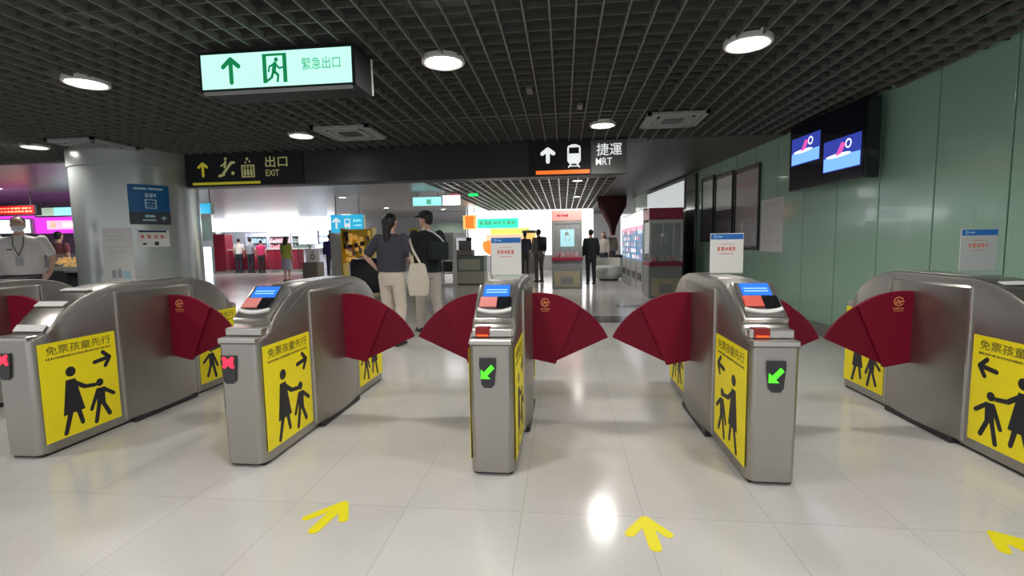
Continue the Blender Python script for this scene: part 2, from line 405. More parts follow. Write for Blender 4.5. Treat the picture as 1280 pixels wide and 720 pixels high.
for x, y, l in ((-6.86, 14.6, 'small round downlight above the light blue train sign'), (-7.1, 19.0, 'small round downlight behind the blue train sign, nearer the couple'),
                (.35, 12.2, 'small round downlight in front of the claw machine header'), (.45, 16.4, 'small round downlight farther along, above the claw machine'),
                (-13.6, 10.4, 'long-seen downlight over the magenta food shop'), (-5.1, 20.4, 'tiny far downlight right of the man in the cap'), (-4.5, 17.5, 'tiny downlight below the small green exit sign'),
                (-15.5, 21.6, 'added downlight brightening the red counter, left one'), (-13.2, 21.6, 'added downlight brightening the red counter, right one'), (-16.0, 25.2, 'added downlight brightening the goods shelves, left'), (-13.6, 25.2, 'added downlight brightening the goods shelves, right'),  # counter and shelf downlights are added to brighten the far shop
                (-9.8, 10.5, 'added round downlight hidden behind the grey column'), (-15.2, 17.0, 'added round downlight brightening the area before the white lit shop')):  # two further downlights added to lift the dim far left
    downlight(x, y, l, r=.11, e=130)
def vent(x, y, s, label, rz=0):
    t = thing('ceiling_vent', label, 'vent', (x, y, ZC-.012), rz, 'square ceiling air vents')
    for k, nm in ((1., 'frame'), (.62, 'louvre')):
        b = new_bm(); h = s*k/2; w = .045 if k == 1. else .03
        for a in ((-h, h, -h, -h+w), (-h, h, h-w, h), (-h, -h+w, -h, h), (h-w, h, -h, h)): box(b, *a, -.012*(2-k), .02)
        obj(nm, b, 'vent', t)
    b = new_bm(); box(b, -s/2+.03, s/2-.03, -s/2+.03, s/2-.03, .0, .02)
    box(b, -s*.3, s*.3, -s*.3, s*.3, -.004, .0); obj('backing', b, 'vent', t)
    b = new_bm(); box(b, -s*.17, s*.17, -s*.17, s*.17, -.012, -.0045); obj('core', b, 'steel_dark', t)
vent(1.38, 6.45, .72, 'square grey ceiling vent right of the train sign, near the green wall')
vent(-2.85, 6.42, .76, 'square grey ceiling vent above the beam, right of the middle-left lamp')
vent(-6.75, 6.45, .74, 'square grey ceiling vent next to the lamp at far left')
for x, y, l in ((-.33, 4.95, 'small dark bracket hanging from the ceiling grid'), (.19, 5.6, 'small grey bracket on the ceiling grid above the train sign')):
    t = thing('ceiling_bracket', l, 'bracket', (x, y, ZC))
    b = new_bm(); box(b, -.03, .03, -.09, .09, -.03, -.002, bev=.004); obj('rail', b, 'steel_dark', t)
    b = new_bm(); cyl(b, (0, 0), .014, -.01, .2, 10); obj('rod', b, 'steel_dark', t)

# ------------------------------------------------------------------ hanging exit sign
def runner(S, ox, oy):
    P = lambda *q: [(ox+a*S, oy+b_*S) for a, b_ in q]
    s = lambda a, b_, w: seg(P(a)[0], P(b_)[0], w*S)
    return [disc(P((.06, .86))[0], .085*S), s((.0, .70), (-.06, .42), .085), s((-.02, .70), (-.24, .60), .04), s((-.24, .60), (-.28, .42), .035),
            s((.02, .70), (.18, .52), .04), s((.18, .52), (.32, .56), .035), s((-.05, .42), (.12, .26), .055), s((.12, .26), (.08, .02), .045),
            s((-.08, .40), (-.16, .18), .055), s((-.16, .18), (-.34, .06), .045)]
t = thing('exit_sign', 'green-lit emergency exit sign box hanging from the grid ceiling', 'sign', (-2.175, 3.6, 2.44))
b = new_bm(); box(b, -.63, .63, 0, .33, -.012, .29, bev=.006)
obj('housing', b, 'sign_black', t)
b = new_bm(); box(b, .631, .637, .305, .335, 0, .28); obj('end_strip', b, 'white', t)
b = new_bm(); box(b, -.60, .60, -.003, .02, -.035, -.013); obj('lower_strip', b, 'vent', t)
b = new_bm(); box(b, -.605, .605, -.006, -.0005, .005, .262); face = obj('light_panel', b, 'exit_face', t)
fm = frame((0, -.0065, 0), (1, 0, 0), (0, 0, 1))
b = new_bm(); polys(b, arrow_poly((-.36, .135), .21, .075, .017, PI/2), fm); obj('arrow', b, 'exit_green', face)
b = new_bm(); polys(b, [rect(-.10, -.068, .03, .24), rect(.063, .095, .03, .24), rect(-.10, .095, .226, .244)]+runner(.19, 0, .035), fm); obj('running_person_icon', b, 'exit_green', face)
b = new_bm(); text_bm(b, '緊急出口', fm, .215, .52, .11, .20, .012); obj('lettering', b, 'exit_pale', face)
for x in (-.4, .4):
    b = new_bm(); cyl(b, (x, .2), .012, .285, .5, 10); obj('hanger_rod', b, 'steel_dark', t)

# ------------------------------------------------------------------ signs on the beam
ym = frame((0, 7.4935, 0), (1, 0, 0), (0, 0, 1))
t = thing('direction_sign', 'dark overhead sign with yellow arrow, escalator, lift and exit lettering', 'sign', (-5.3, 7.49, 2.24))
T = Matrix.Translation((5.3, -7.49, -2.24)) @ frame((0, 7.478, 0), (1, 0, 0), (0, 0, 1))
b = new_bm(); box(b, -.88, 1.15, -.010, .008, .004, .505, bev=.004); obj('sign_board', b, 'sign_black', t)
b = new_bm(); polys(b, arrow_poly((-5.885, 2.51), .25, .085, .022, PI/2), T); obj('arrow', b, 'sign_yellow', t)
b = new_bm(); polys(b, [seg((-5.60, 2.40), (-5.52, 2.42), .022), seg((-5.54, 2.42), (-5.38, 2.61), .022), seg((-5.38, 2.61), (-5.33, 2.61), .02),
                        seg((-5.50, 2.54), (-5.48, 2.63), .018), disc((-5.475, 2.675), .022), disc((-5.36, 2.44), .03), seg((-5.56, 2.56), (-5.5, 2.60), .012)], T); obj('escalator_icon', b, 'sign_pale', t)
b = new_bm(); polys(b, [rect(-5.21, -5.185, 2.37, 2.56), rect(-5.005, -4.98, 2.37, 2.56), rect(-5.21, -4.98, 2.545, 2.565), rect(-5.21, -4.98, 2.365, 2.385),
                        disc((-5.15, 2.52), .016), seg((-5.15, 2.48), (-5.15, 2.41), .02), disc((-5.095, 2.52), .016), seg((-5.095, 2.48), (-5.095, 2.41), .02), disc((-5.04, 2.52), .016), seg((-5.04, 2.48), (-5.04, 2.41), .02),
                        [(-5.15, 2.59), (-5.11, 2.59), (-5.13, 2.63)], [(-5.08, 2.63), (-5.04, 2.63), (-5.06, 2.59)], disc((-5.10, 2.66), .022)], T); obj('lift_icon', b, 'sign_pale', t)
b = new_bm(); text_bm(b, '出口', T, -4.79, -4.41, 2.515, 2.69, .01); text_bm(b, 'EXIT', T, -4.79, -4.56, 2.375, 2.475, .01); obj('lettering', b, 'sign_pale', t)
b = new_bm(); polys(b, [rect(-6.08, -4.89, 2.262, 2.302)], T, .004); obj('underline', b, 'sign_yellow', t)

t = thing('direction_sign', 'dark overhead sign with white arrow, train pictogram and orange line', 'sign', (.2, 7.49, 2.24))
T = Matrix.Translation((-.2, -7.49, -2.24)) @ frame((0, 7.478, 0), (1, 0, 0), (0, 0, 1))
b = new_bm(); box(b, -.72, .215, -.010, .008, .004, .505, bev=.004); obj('sign_board', b, 'sign_black', t)
b = new_bm(); box(b, .216, .745, -.010, .008, .004, .505, bev=.004); obj('lettering_board', b, 'sign_grey', t)
b = new_bm(); polys(b, arrow_poly((-.228, 2.545), .25, .1, .03, PI/2), T); obj('arrow', b, 'sign_white', t)
b = new_bm()
polys(b, [rect(.065, .265, 2.45, 2.56), rect(.065, .09, 2.56, 2.65), rect(.24, .265, 2.56, 2.65), rect(.075, .255, 2.65, 2.675), [(.09, 2.675), (.24, 2.675), (.2, 2.695), (.13, 2.695)],
          [(.065, 2.45), (.265, 2.45), (.235, 2.41), (.095, 2.41)], seg((.12, 2.405), (.085, 2.36), .01), seg((.21, 2.405), (.245, 2.36), .01), seg((.10, 2.375), (.23, 2.375), .007)], T); obj('train_icon', b, 'sign_white', t)
b = new_bm(); text_bm(b, '捷運', T, .50, .875, 2.515, 2.695, .003); text_bm(b, 'MRT', T, .49, .73, 2.375, 2.48, .004); obj('lettering', b, 'sign_white', t)
b = new_bm(); polys(b, [rect(-.412, .40, 2.262, 2.318)], T, .004); obj('underline', b, 'sign_orange', t)

# ------------------------------------------------------------------ turnstiles
L = 1.785; ZT = .985
def ztop(y):
    y = min(y, L-y)
    pts = [(0, .712), (.03, .716), (.10, .735), (.13, .775), (.18, .83), (.25, .885), (.33, .93), (.42, .96), (.52, .98), (.60, ZT), (2, ZT)]
    for (a, za), (c, zc) in zip(pts[:-1], pts[1:]):
        if a <= y <= c: return za+(zc-za)*(y-a)/(c-a)
    return ZT
def hw(y):
    y = min(y, L-y)
    pts = [(0, .092), (.008, .104), (.025, .114), (.05, .119), (.08, .12), (2, .12)]
    for (a, za), (c, zc) in zip(pts[:-1], pts[1:]):
        if a <= y <= c: return za+(zc-za)*(y-a)/(c-a)
ST = [0, .008, .025, .05, .08, .10, .13, .18, .25, .33, .42, .52, .60]
ST = ST+[L-s for s in ST[::-1]]
def body_bm():
    b = new_bm(); rings = []
    for y in ST:
        h = hw(y); z = ztop(y); e = min(y, L-y); tp = 1-.12*max(0, 1-e/.05)
        rings.append([(-h*tp, y, .02), (-h*.985 if e < .05 else -h, y, z*.5), (-h, y, z-.022), (-h+.006, y, z-.007), (-h+.02, y, z), (h-.02, y, z), (h-.006, y, z-.007), (h, y, z-.022), (h*.985 if e < .05 else h, y, z*.5), (h*tp, y, .02)])
    return loft(b, rings)
def housing_bm():
    b = new_bm(); rings = []; n = 18; y0, y1 = .56, L-.56
    for i in range(n+1):
        y = y0+(y1-y0)*i/n; h = .124+.034*math.sin(PI*i/n)**.7
        rings.append([(-h, y, .035), (-h, y, .925), (-h+.01, y, .937), (h-.01, y, .937), (h, y, .925), (h, y, .035)])
    return loft(b, rings)
POSTER_RND = random.Random(2)
def poster(root, side, rear, six=True):
    """yellow safety notice on one cheek. side=+1/-1; rear mirrors the picture"""
    pw, ph = .487, .597; y0, y1 = (.035, .522) if not rear else (L-.522, L-.035)
    if side > 0: m = frame((.1205, y0, .074), (0, 1, 0), (0, 0, 1))
    else: m = frame((-.1205, y1, .074), (0, -1, 0), (0, 0, 1))
    flip = (side < 0) != rear
    b = new_bm(); polys(b, [rect(0, pw, 0, ph)], m, .0015); sheet = obj('notice', b, 'yellow', root)
    if side > 0: mi = frame((.1221, y0, .074), (0, 1, 0), (0, 0, 1))
    else: mi = frame((-.1221, y1, .074), (0, -1, 0), (0, 0, 1))
    def X(ps): return [[(pw-u if flip else u, v) for u, v in p] for p in ps]
    q = lambda u, v: (u*pw, v*ph)
    b = new_bm()
    woman = [disc(q(.36, .665), .031), [q(.29, .585), q(.41, .585), q(.50, .235), q(.225, .225)], seg(q(.40, .54), q(.52, .47), .014), seg(q(.52, .47), q(.66, .455), .012),
             seg(q(.31, .23), q(.235, .04), .015, .013), seg(q(.42, .23), q(.455, .10), .015, .013)]
    child = [disc(q(.725, .465), .025), [q(.68, .405), q(.79, .405), q(.78, .22), q(.66, .22)], seg(q(.69, .39), q(.585, .20), .012), seg(q(.78, .38), q(.91, .30), .012),
             seg(q(.69, .23), q(.635, .05), .014), seg(q(.75, .23), q(.83, .09), .014)]
    polys(b, X(woman+child), mi); obj('family_icon', b, 'ink', sheet)
    b = new_bm(); polys(b, X(arrow_poly(q(.79, .71), .135, .055, .013, .12)), mi); obj('arrow', b, 'ink', sheet)
    b = new_bm(); text_bm(b, '免票孩童先行', mi, .09*pw, .93*pw, .875*ph, .965*ph, .006); obj('lettering', b, 'ink_soft', sheet)
    b = new_bm(); scribble(b, mi, .08*pw, .93*pw, .838*ph, .014, 30, POSTER_RND); obj('small_print', b, 'ink_soft', sheet)
def flap_sector(c, r, a0, a1, n=10): return [(c[0]+r*math.cos(math.radians(a0+(a1-a0)*i/n)), c[1]+r*math.sin(math.radians(a0+(a1-a0)*i/n))) for i in range(n+1)]
def flap(root, side, emblem):
    c = (.2, .395); Y = .968
    f = thing_part = None
    inner = [(.12, .405), (.12, .855)]+flap_sector(c, .475, 98, 52)+[(.315, .362)]
    outer = [(.30, .372)]+[(c[0]+(.462+.045*i/10)*math.cos(math.radians(62-44*i/10)), c[1]+(.462+.045*i/10)*math.sin(math.radians(62-44*i/10))) for i in range(11)]
    b = new_bm(); prism(b, [(side*x, z) for x, z in inner], Y-.014, Y+.014, 'Y')
    bmesh.ops.bevel(b, geom=b.edges[:], offset=.003, segments=1, affect='EDGES')
    f = obj('flap', b, 'maroon', root)
    b = new_bm(); prism(b, [(side*x, z) for x, z in outer], Y+.004, Y+.024, 'Y')
    bmesh.ops.bevel(b, geom=b.edges[:], offset=.003, segments=1, affect='EDGES')
    obj('outer_blade', b, 'maroon2', f)
    if emblem:
        m = frame((side*.245, Y-.0145, .79), (1, 0, 0), (0, 0, 1)); b = new_bm()
        polys(b, ringpolys((0, .012), .024, .031, 18, math.radians(20), math.radians(330))+[seg((-.014, 0), (-.004, .022), .004), seg((-.004, .022), (.006, -.002), .004), seg((.002, .012), (.03, .012), .004)], m)
        scribble(b, m, -.034, .034, -.034, .012, 6, POSTER_RND); scribble(b, m, -.03, .03, -.05, .006, 7, POSTER_RND)
        obj('emblem', b, 'gold', f)
def lane_light(root, x, colour):
    b = new_bm()
    sh = [(-.047, .078), (.047, .078), (.05, .05), (.038, -.06), (.022, -.078), (-.022, -.078), (-.038, -.06), (-.05, .05)]
    T = frame((x, -.001, .555), (1, 0, 0), (0, 0, 1)); prism(b, [(p*.9, q) for p, q in sh], 0, .010, 'Z', T); pn = obj('lane_light', b, 'black_gloss', root)
    T2 = frame((x, -.0112, .555), (1, 0, 0), (0, 0, 1)); b = new_bm()
    if colour == 'green':
        polys(b, [[(-.036, -.030), (-.036, .018), (-.020, .004), (.018, .044), (.034, .026), (-.004, -.014), (.012, -.030)]], T2, .002)
        o = obj('arrow', b, 'led_green', pn)
    else:
        polys(b, [seg((-.024, .018), (.024, .062), .011), seg((-.024, .062), (.024, .018), .011), rect(-.03, .03, .034, .046)], T2, .002); o = obj('cross', b, 'led_red', pn)
def console(root, pink='reader_pink', token=True):
    # slanted reader head between the cheeks
    a = math.radians(38); o = Vector((0, .155, .822)); T = Matrix.Translation(o) @ Matrix.Rotation(a, 4, 'X')
    b = new_bm(); box(b, -.112, .112, -.03, .25, -.06, .012, T, .008); c = obj('reader_head', b, 'steel_light', root, smooth=40)
    b = new_bm(); box(b, -.096, .096, -.018, .238, .0125, .022, T, .004); bz = obj('bezel', b, 'steel_dark', c)
    b = new_bm(); box(b, -.074, .074, .135, .225, .0225, .027, T); s = obj('screen', b, 'screen_blue', c)
    b = new_bm(); box(b, -.060, .060, .160, .168, .0275, .0285, T); box(b, -.060, .060, .180, .188, .0275, .0285, T); obj('screen_text', b, 'screen_line', s)
    b = new_bm(); box(b, -.086, .01, .045, .122, .0225, .036, T, .005); obj('card_reader', b, pink, c)
    b = new_bm(); box(b, .012, .088, .040, .125, .0225, .032, T, .01); obj('scanner_window', b, 'black_gloss', c)
    b = new_bm(); rings = []
    for i in range(9):
        x = -.092+.184*i/8; yy = .008+.022*(2*i/8-1)**2
        rings.append([T @ Vector((x, yy-.010, .0225)), T @ Vector((x, yy+.012, .0225)), T @ Vector((x, yy+.012, .034)), T @ Vector((x, yy-.010, .034))])
    loft(b, rings); obj('white_strip', b, 'white', c)
    b = new_bm(); box(b, -.106, .106, .055, .128, .73, .772, bev=.006); lp = obj('ticket_ledge', b, 'steel_light', root)
    if token:
     b = new_bm(); box(b, -.085, -.012, .046, .058, .738, .776); box(b, -.085, -.012, .05, .11, .772, .779); obj('token_slot', b, 'coin_red', lp)
     b = new_bm(); box(b, -.078, -.018, .040, .048, .736, .746); obj('slot_glow', b, 'coin_orange', lp)
    b = new_bm(); box(b, -.109, .109, -.008, .06, .700, .728, bev=.006); obj('front_lip', b, 'steel_light', root)
    b = new_bm(); box(b, -.108, .108, -.004, .004, .694, .699); obj('lip_shade_strip', b, 'steel_dark', root)  # solid dark strip drawing the shade under the lip
def stepped_cover(root):
    a = math.radians(33)
    for i, (y, z, m) in enumerate(((.105, .745, 'white'), (.235, .875, 'white'), (.40, .952, 'white'))):
        aa = math.radians((50, 33, 14)[i])
        T = Matrix.Translation((0, y, z+.008)) @ Matrix.Rotation(aa, 4, 'X')
        b = new_bm(); box(b, -.100, .100, -.016, .030, 0, .007, T, .002); obj('white_strip', b, m, root)
    b = new_bm(); box(b, -.109, .109, -.008, .06, .700, .728, bev=.006); obj('front_lip', b, 'steel_light', root)
def turnstile(x, label, right_emblem=False, left_emblem=False, light=None, lx=0, reader=True, pink='reader_pink', posters=(1, -1), token=True):
    r = thing('ticket_gate', label, 'ticket gate', (x, 2.408, 0), 0, 'stainless steel ticket gates across the hall')
    obj('body', body_bm(), 'steel', r, smooth=28)
    obj('housing', housing_bm(), 'steel', r, smooth=28)
    for y0 in (.545, L-.563): b = new_bm(); box(b, -.130, .130, y0, y0+.018, .035, .93, bev=.003); obj('edge_strip', b, 'steel_light', r)
    b = new_bm(); box(b, -.10, .10, .03, L-.03, 0, .021); obj('plinth', b, 'dark', r)
    b = new_bm(); box(b, -.155, .155, .60, L-.60, .0, .036, bev=.01); obj('plinth', b, 'dark', r)
    b = new_bm(); box(b, -.085, .085, .62, L-.62, ZT-.001, ZT+.005, bev=.002); obj('top_plate', b, 'steel_top', r)
    for s in posters:
        poster(r, s, False); poster(r, s, True)
        b = new_bm()                                      # pressed seam on the cheek
        tube(b, [(s*.1205, .03, .700), (s*.1205, .12, .735), (s*.1205, .25, .80), (s*.1205, .40, .885), (s*.1205, .53, .945)], .0022, 6); obj('panel_seam', b, 'steel_dark', r)
    flap(r, 1, right_emblem); flap(r, -1, left_emblem)
    if light: lane_light(r, lx, light)
    if reader: console(r, pink, token)
    else: stepped_cover(r)
    return r
S_ = 1.3942; X3 = -.3762
turnstile(X3-3*S_, 'ticket gate at the far left edge, mostly hidden, below the staff member', reader=False, posters=(1,))
turnstile(X3-2*S_, 'leftmost full ticket gate, white-striped sloping top, large yellow notice facing the aisle', right_emblem=True, reader=False, posters=(1,), light='red', lx=-.05)
turnstile(X3-S_, 'ticket gate with a red cross lane light, second full one from the left', light='red', lx=-.05, posters=(1,), token=False)
turnstile(X3, 'centre ticket gate seen head-on, narrow front with green arrow', right_emblem=True, light='green', lx=-.015)
turnstile(X3+S_, 'ticket gate right of centre, green arrow on front, yellow notice on its left side', light='green', lx=.0, pink='reader_coral', posters=(-1,))
turnstile(X3+2*S_, 'ticket gate at the right edge beside the green wall, nearest the frame edge', left_emblem=True, reader=False, posters=(-1,))

# a pink card lies on the second gate's ledge
b = new_bm(); box(b, -.055, .055, 0, .07, 0, .0012); o = obj('paper_card', b, 'paper_pink', None, (X3-S_-.045, 2.465, .7725), None); tag(o, 'small pink paper card on the ledge of the gate with the red cross light', 'card')

# notices standing on the gates
def notice_stand(x, label, faded=False):
    t = thing('notice_stand', label, 'sign', (x, 3.40, ZT+.0055), 0, 'notices standing on the gates')
    b = new_bm(); box(b, -.105, .105, -.04, .04, 0, .006, bev=.002); obj('foot', b, 'glass', t)
    b = new_bm(); box(b, -.108, .108, -.004, .004, .006, .272, bev=.002); s = obj('sheet', b, 'grey_paper' if faded else 'paper', t)
    T = frame((0, -.0045, 0), (1, 0, 0), (0, 0, 1)); R = random.Random(int(x*100))
    b = new_bm(); polys(b, [rect(-.104, .104, .232, .268)], T); hd = obj('header', b, 'blue', s)
    T2 = frame((0, -.0057, 0), (1, 0, 0), (0, 0, 1)); b = new_bm(); polys(b, ringpolys((-.075, .25), .006, .010, 10), T2, .0006); scribble(b, T2, -.058, -.03, .25, .01, 3, R); obj('logo', b, 'lightblue', hd)
    b = new_bm(); scribble(b, T, -.062, .062, .168, .030, 5, R); obj('headline', b, 'redtext', s)
    b = new_bm(); scribble(b, T, -.045, .045, .135, .008, 9, R); scribble(b, T, -.045, .045, .20, .006, 9, R); obj('small_print', b, 'redtext', s)
notice_stand(-.405, 'white notice with blue header standing on the centre gate')
notice_stand(1.095, 'white notice with blue header standing on the gate right of centre')
notice_stand(2.645, 'greyish notice with blue header standing on the rightmost gate', True)

# floor arrows
def floor_arrow(label, limbs):
    b = new_bm(); I = Matrix.Translation((0, 0, .0006))
    polys(b, limbs, I, .0012)
    tag(obj('floor_arrow', b, 'floor_yellow'), label, 'floor marking', 'yellow arrows stuck on the floor')
def limbs(tip, l, r, tail, w=.02): return [seg(l, tip, w), seg(r, tip, w), seg(tail, (tip[0]+(tail[0]-tip[0])*.15, tip[1]+(tail[1]-tip[1])*.15), w*1.15)]
floor_arrow('yellow arrow on the floor in front of the centre-left lane, pointing away to the right', limbs((-1.045, 2.085), (-1.155, 1.955), (-.985, 1.955), (-1.075, 1.865), .022))
floor_arrow('yellow arrow on the floor right of the centre gate, pointing straight ahead', limbs((.348, 2.065), (.268, 1.95), (.425, 1.955), (.357, 1.862), .022))
floor_arrow('yellow arrow on the floor at the bottom right edge of the frame', limbs((1.745, 2.07), (1.69, 1.955), (1.86, 1.99), (1.80, 1.90), .022))

# ------------------------------------------------------------------ on the right wall
def wbox(b, t0, t1, o0, o1, z0, z1, bev=0.): box(b, t0, t1, o0, o1, z0, z1, wall_m, bev)
def at_root(root):                                # world-space mesh parts under a root placed in the world
    return Matrix.Translation(root.location).inverted()
def wthing(name, label, cat, t, off, z, group=None): return thing(name, label, cat, W(t, off, z), 0, group)
def wpart(name, root, m, boxes, bev=0.):
    b = new_bm()
    for q in boxes: wbox(b, *q, bev)
    bmesh.ops.transform(b, matrix=at_root(root), verts=b.verts); return obj(name, b, m, root)
def wflat(name, root, m, t, z, off, ps, h=.002, parent=None):
    b = new_bm(); polys(b, ps, wall_frame(t, z, off), h); bmesh.ops.transform(b, matrix=at_root(root), verts=b.verts); return obj(name, b, m, parent or root)
tv = wthing('wall_television', 'large black screen high on the green wall showing two blue pictures', 'television', 2.05, 0, 1.86)
wpart('cabinet', tv, 'black_gloss', [(1.32, 2.80, .10, .245, 1.86, 2.71)], .008)
wpart('mount', tv, 'dark', [(1.75, 2.35, .0, .10, 2.05, 2.5)])
sc = wpart('screen', tv, 'tv_dark', [(1.35, 2.77, .246, .250, 1.89, 2.68)])
# pictures: u runs towards the viewer's right
for nm, t0, t1, z0, z1 in (('picture', 2.74, 2.12, 2.19, 2.54), ('picture', 2.04, 1.39, 2.0, 2.36)):
    w_ = t0-t1; h_ = z1-z0
    p = wflat(nm, tv, 'tv_blue', t0, z0, .2505, [rect(0, w_, 0, h_)], .001, sc)
    wflat('sky_area', tv, 'tv_sky', t0, z0, .2520, [rect(.01, w_-.01, .01, h_*.45)], .001, sc)
    wflat('ring_logo', tv, 'tv_white', t0, z0, .2520, ringpolys((w_*.68, h_*.76), .035, .052, 18), .001, sc)
    wflat('highlight', tv, 'tv_white', t0, z0, .2535, [disc((w_*.42, h_*.47), w_*.34, 18, .022)], .001, sc)
    wflat('pink_figure', tv, 'tv_pink', t0, z0, .2545, [[(w_*.35, h_*.45), (w_*.5, h_*.5), (w_*.62, h_*.8), (w_*.5, h_*.85)]], .001, sc)
for k, (t0, t1, z0, z1, sheets, lab) in enumerate(((6.62, 5.98, 1.2, 2.54, [('boardsheet_glare', 1.88, 2.46)], 'framed notice board farthest along the green wall, white sheet on top'),
        (5.90, 5.08, 1.15, 2.50, [('boardsheet_glare', 1.80, 2.42)], 'framed notice board between two others, white sheet on its upper half'),
        (5.00, 4.08, 1.05, 2.47, [('boardgrey', 1.12, 2.40)], 'framed grey notice board beside the white paper, nearest of three'))):
    r = wthing('notice_board', lab, 'notice board', (t0+t1)/2, 0, z0, 'notice boards on the green wall')
    wpart('frame', r, 'boardframe', [(t1, t0, .002, .03, z0, z0+.03), (t1, t0, .002, .03, z1-.03, z1), (t1, t1+.03, .002, .035, z0, z1), (t0-.03, t0, .002, .035, z0, z1)])
    wpart('backing', r, 'boardback', [(t1+.03, t0-.03, .002, .015, z0+.03, z1-.03)])
    for m_, a, c in sheets: wpart('sheet', r, m_, [(t1+.06, t0-.05, .016, .018, a, c)])
    if k == 2:
        wflat('printed_lines', r, 'redtext', t0-.08, 2.2, .0185, [rect(0, .7, 0, .012), rect(.05, .6, -.05, -.04)])
r = wthing('wall_paper', 'plain white paper taped on the green wall below the television', 'paper', 3.7, 0, 1.03)
wpart('sheet', r, 'paper', [(3.36, 4.04, .001, .004, 1.03, 1.86)])
wflat('printed_lines', r, 'greytext', 3.98, 1.08, .0045, [rect(.05, .55, .70, .706), rect(.05, .5, .66, .664), rect(.05, .55, .1, .104)])
r = wthing('black_pillar', 'narrow black upright panel on the green wall left of the notice boards', 'pillar', 7.2, 0, 0)
wpart('upright', r, 'black_gloss', [(6.95, 7.55, .001, .05, .12, 2.72)], .01); wpart('base', r, 'dark', [(6.93, 7.55, .171, .2, 0, .12)])

# white lit box on the wall behind the claw machine
r = wthing('light_box', 'white lit box high on the wall left of the black pillar', 'light box', 9.3, 0, 1.99)
wpart('casing', r, 'cabinet', [(7.60, 11.0, .002, .07, 1.99, 2.72)], .004); wpart('light_face', r, 'lightbox_white', [(7.63, 10.97, .071, .075, 2.01, 2.64)])

# ------------------------------------------------------------------ claw machines
def claw_machine(x, y, w, h, label, header, rz=0):
    r = thing('claw_machine', label, 'claw machine', (x, y, 0), rz, 'claw machines in the passage'); d = .8; k = h/1.95
    b = new_bm(); box(b, -w/2, w/2, 0, d, 0, .70*k, bev=.01); obj('base_cabinet', b, 'cabinet', r)
    b = new_bm(); box(b, -w*.42, w*.42, -.012, .0, .05*k, .44*k, bev=.004); obj('lower_door', b, 'cabinet_beige', r)
    b = new_bm(); box(b, -w*.2, w*.2, -.02, -.012, .12*k, .30*k, bev=.004); obj('prize_door', b, 'cabinet', r)
    b = new_bm(); box(b, -w/2-.004, w/2+.004, -.03, d, .70*k, .79*k, bev=.01); obj('control_ledge', b, 'red_panel', r)
    b = new_bm(); tube(b, [(-w*.25, -.01, .79*k), (-w*.25, -.01, .86*k)], .008); ell(b, (-w*.25, -.01, .875*k), (.02, .02, .02), 10); obj('joystick', b, 'dark', r)
    for sx in (-1, 1):
        for yy in (0, d-.045): b = new_bm(); box(b, sx*(w/2-.0225)-.0225, sx*(w/2-.0225)+.0225, yy, yy+.045, .79*k, 1.70*k); obj('corner_post', b, 'pale_metal', r)
    b = new_bm(); box(b, -w/2+.046, w/2-.046, 0, .045, 1.62*k, 1.70*k); obj('cross_rail', b, 'pale_metal', r)
    for q in ((-w/2+.05, w/2-.05, .012, .018, .79*k, 1.62*k), (-w/2+.012, -w/2+.018, .05, d-.05, .79*k, 1.66*k), (w/2-.018, w/2-.012, .05, d-.05, .79*k, 1.66*k)): b = new_bm(); box(b, *q); obj('glass_pane', b, 'glass', r)
    b = new_bm(); box(b, -w/2+.045, w/2-.045, d-.03, d-.01, .79*k, 1.66*k); obj('back_panel', b, 'shop_back', r)
    b = new_bm(); box(b, -w*.22, w*.26, d-.045, d-.031, 1.05*k, 1.50*k); obj('back_poster', b, 'cyanpale' if header == 'header_coral' else 'counter_grey', r)
    b = new_bm(); box(b, -w/2, w/2, 0, d, 1.70*k, h, bev=.012); obj('header', b, header, r)
    m_ = frame((0, -.001, 1.82*k), (1, 0, 0), (0, 0, 1)); b = new_bm(); R = random.Random(int(x*9)); scribble(b, m_, -w*.33, w*.05, .0, .07, 6, R); obj('header_print', b, 'red_panel', r)
    b = new_bm(); tube(b, [(0, d*.4, 1.70*k), (0, d*.4, 1.40*k)], .008); cyl(b, (0, d*.4), .05, 1.34*k, 1.41*k, 12)
    for a in range(3):
        ca, sa = math.cos(a*2.09), math.sin(a*2.09); tube(b, [(.03*ca, d*.4+.03*sa, 1.35*k), (.1*ca, d*.4+.1*sa, 1.27*k), (.04*ca, d*.4+.04*sa, 1.17*k)], .008, 6)
    obj('claw', b, 'steel_light', r)
    return r
def toys(x, y, w, z, n, label, cols, seed, grp):
    R = random.Random(seed)
    for i in range(n):
        row, c = divmod(i, 5); s = w*.078*(.92+.1*R.random()); u = x+(c-2)*w*.165; v = y+.12+row*.155; zz = z+s*.75
        b = new_bm(); ell(b, (0, 0, 0), (s, s*.9, s*.75), 10); ell(b, (0, -s*.5, s*.75), (s*.6, s*.6, s*.55), 10)
        ell(b, (-s*.45, -s*.5, s*1.25), (s*.2, s*.15, s*.22), 6); ell(b, (s*.45, -s*.5, s*1.25), (s*.2, s*.15, s*.22), 6)
        tag(obj('plush_toy', b, cols[i % len(cols)], None, (u, v, zz), 180), label, 'plush toy', grp)
claw_machine(.09, 12.9, .80, 2.08, 'grey claw machine with coral header standing mid-passage behind the gates', 'header_coral')
toys(.09, 12.9, .80, .845, 14, 'plush toy heaped in the claw machine with the coral header', ['toy_red', 'toy_pink', 'toy_red'], 5, 'toys in the mid-passage claw machine')
claw_machine(2.17, 10.6, .70, 1.93, 'darker claw machine with red header against the right side of the passage', 'red_panel')
toys(2.17, 10.6, .70, .785, 10, 'plush toy inside the claw machine with the dark red header', ['toy_red', 'toy_grey', 'toy_grey'], 8, 'toys in the right claw machine')
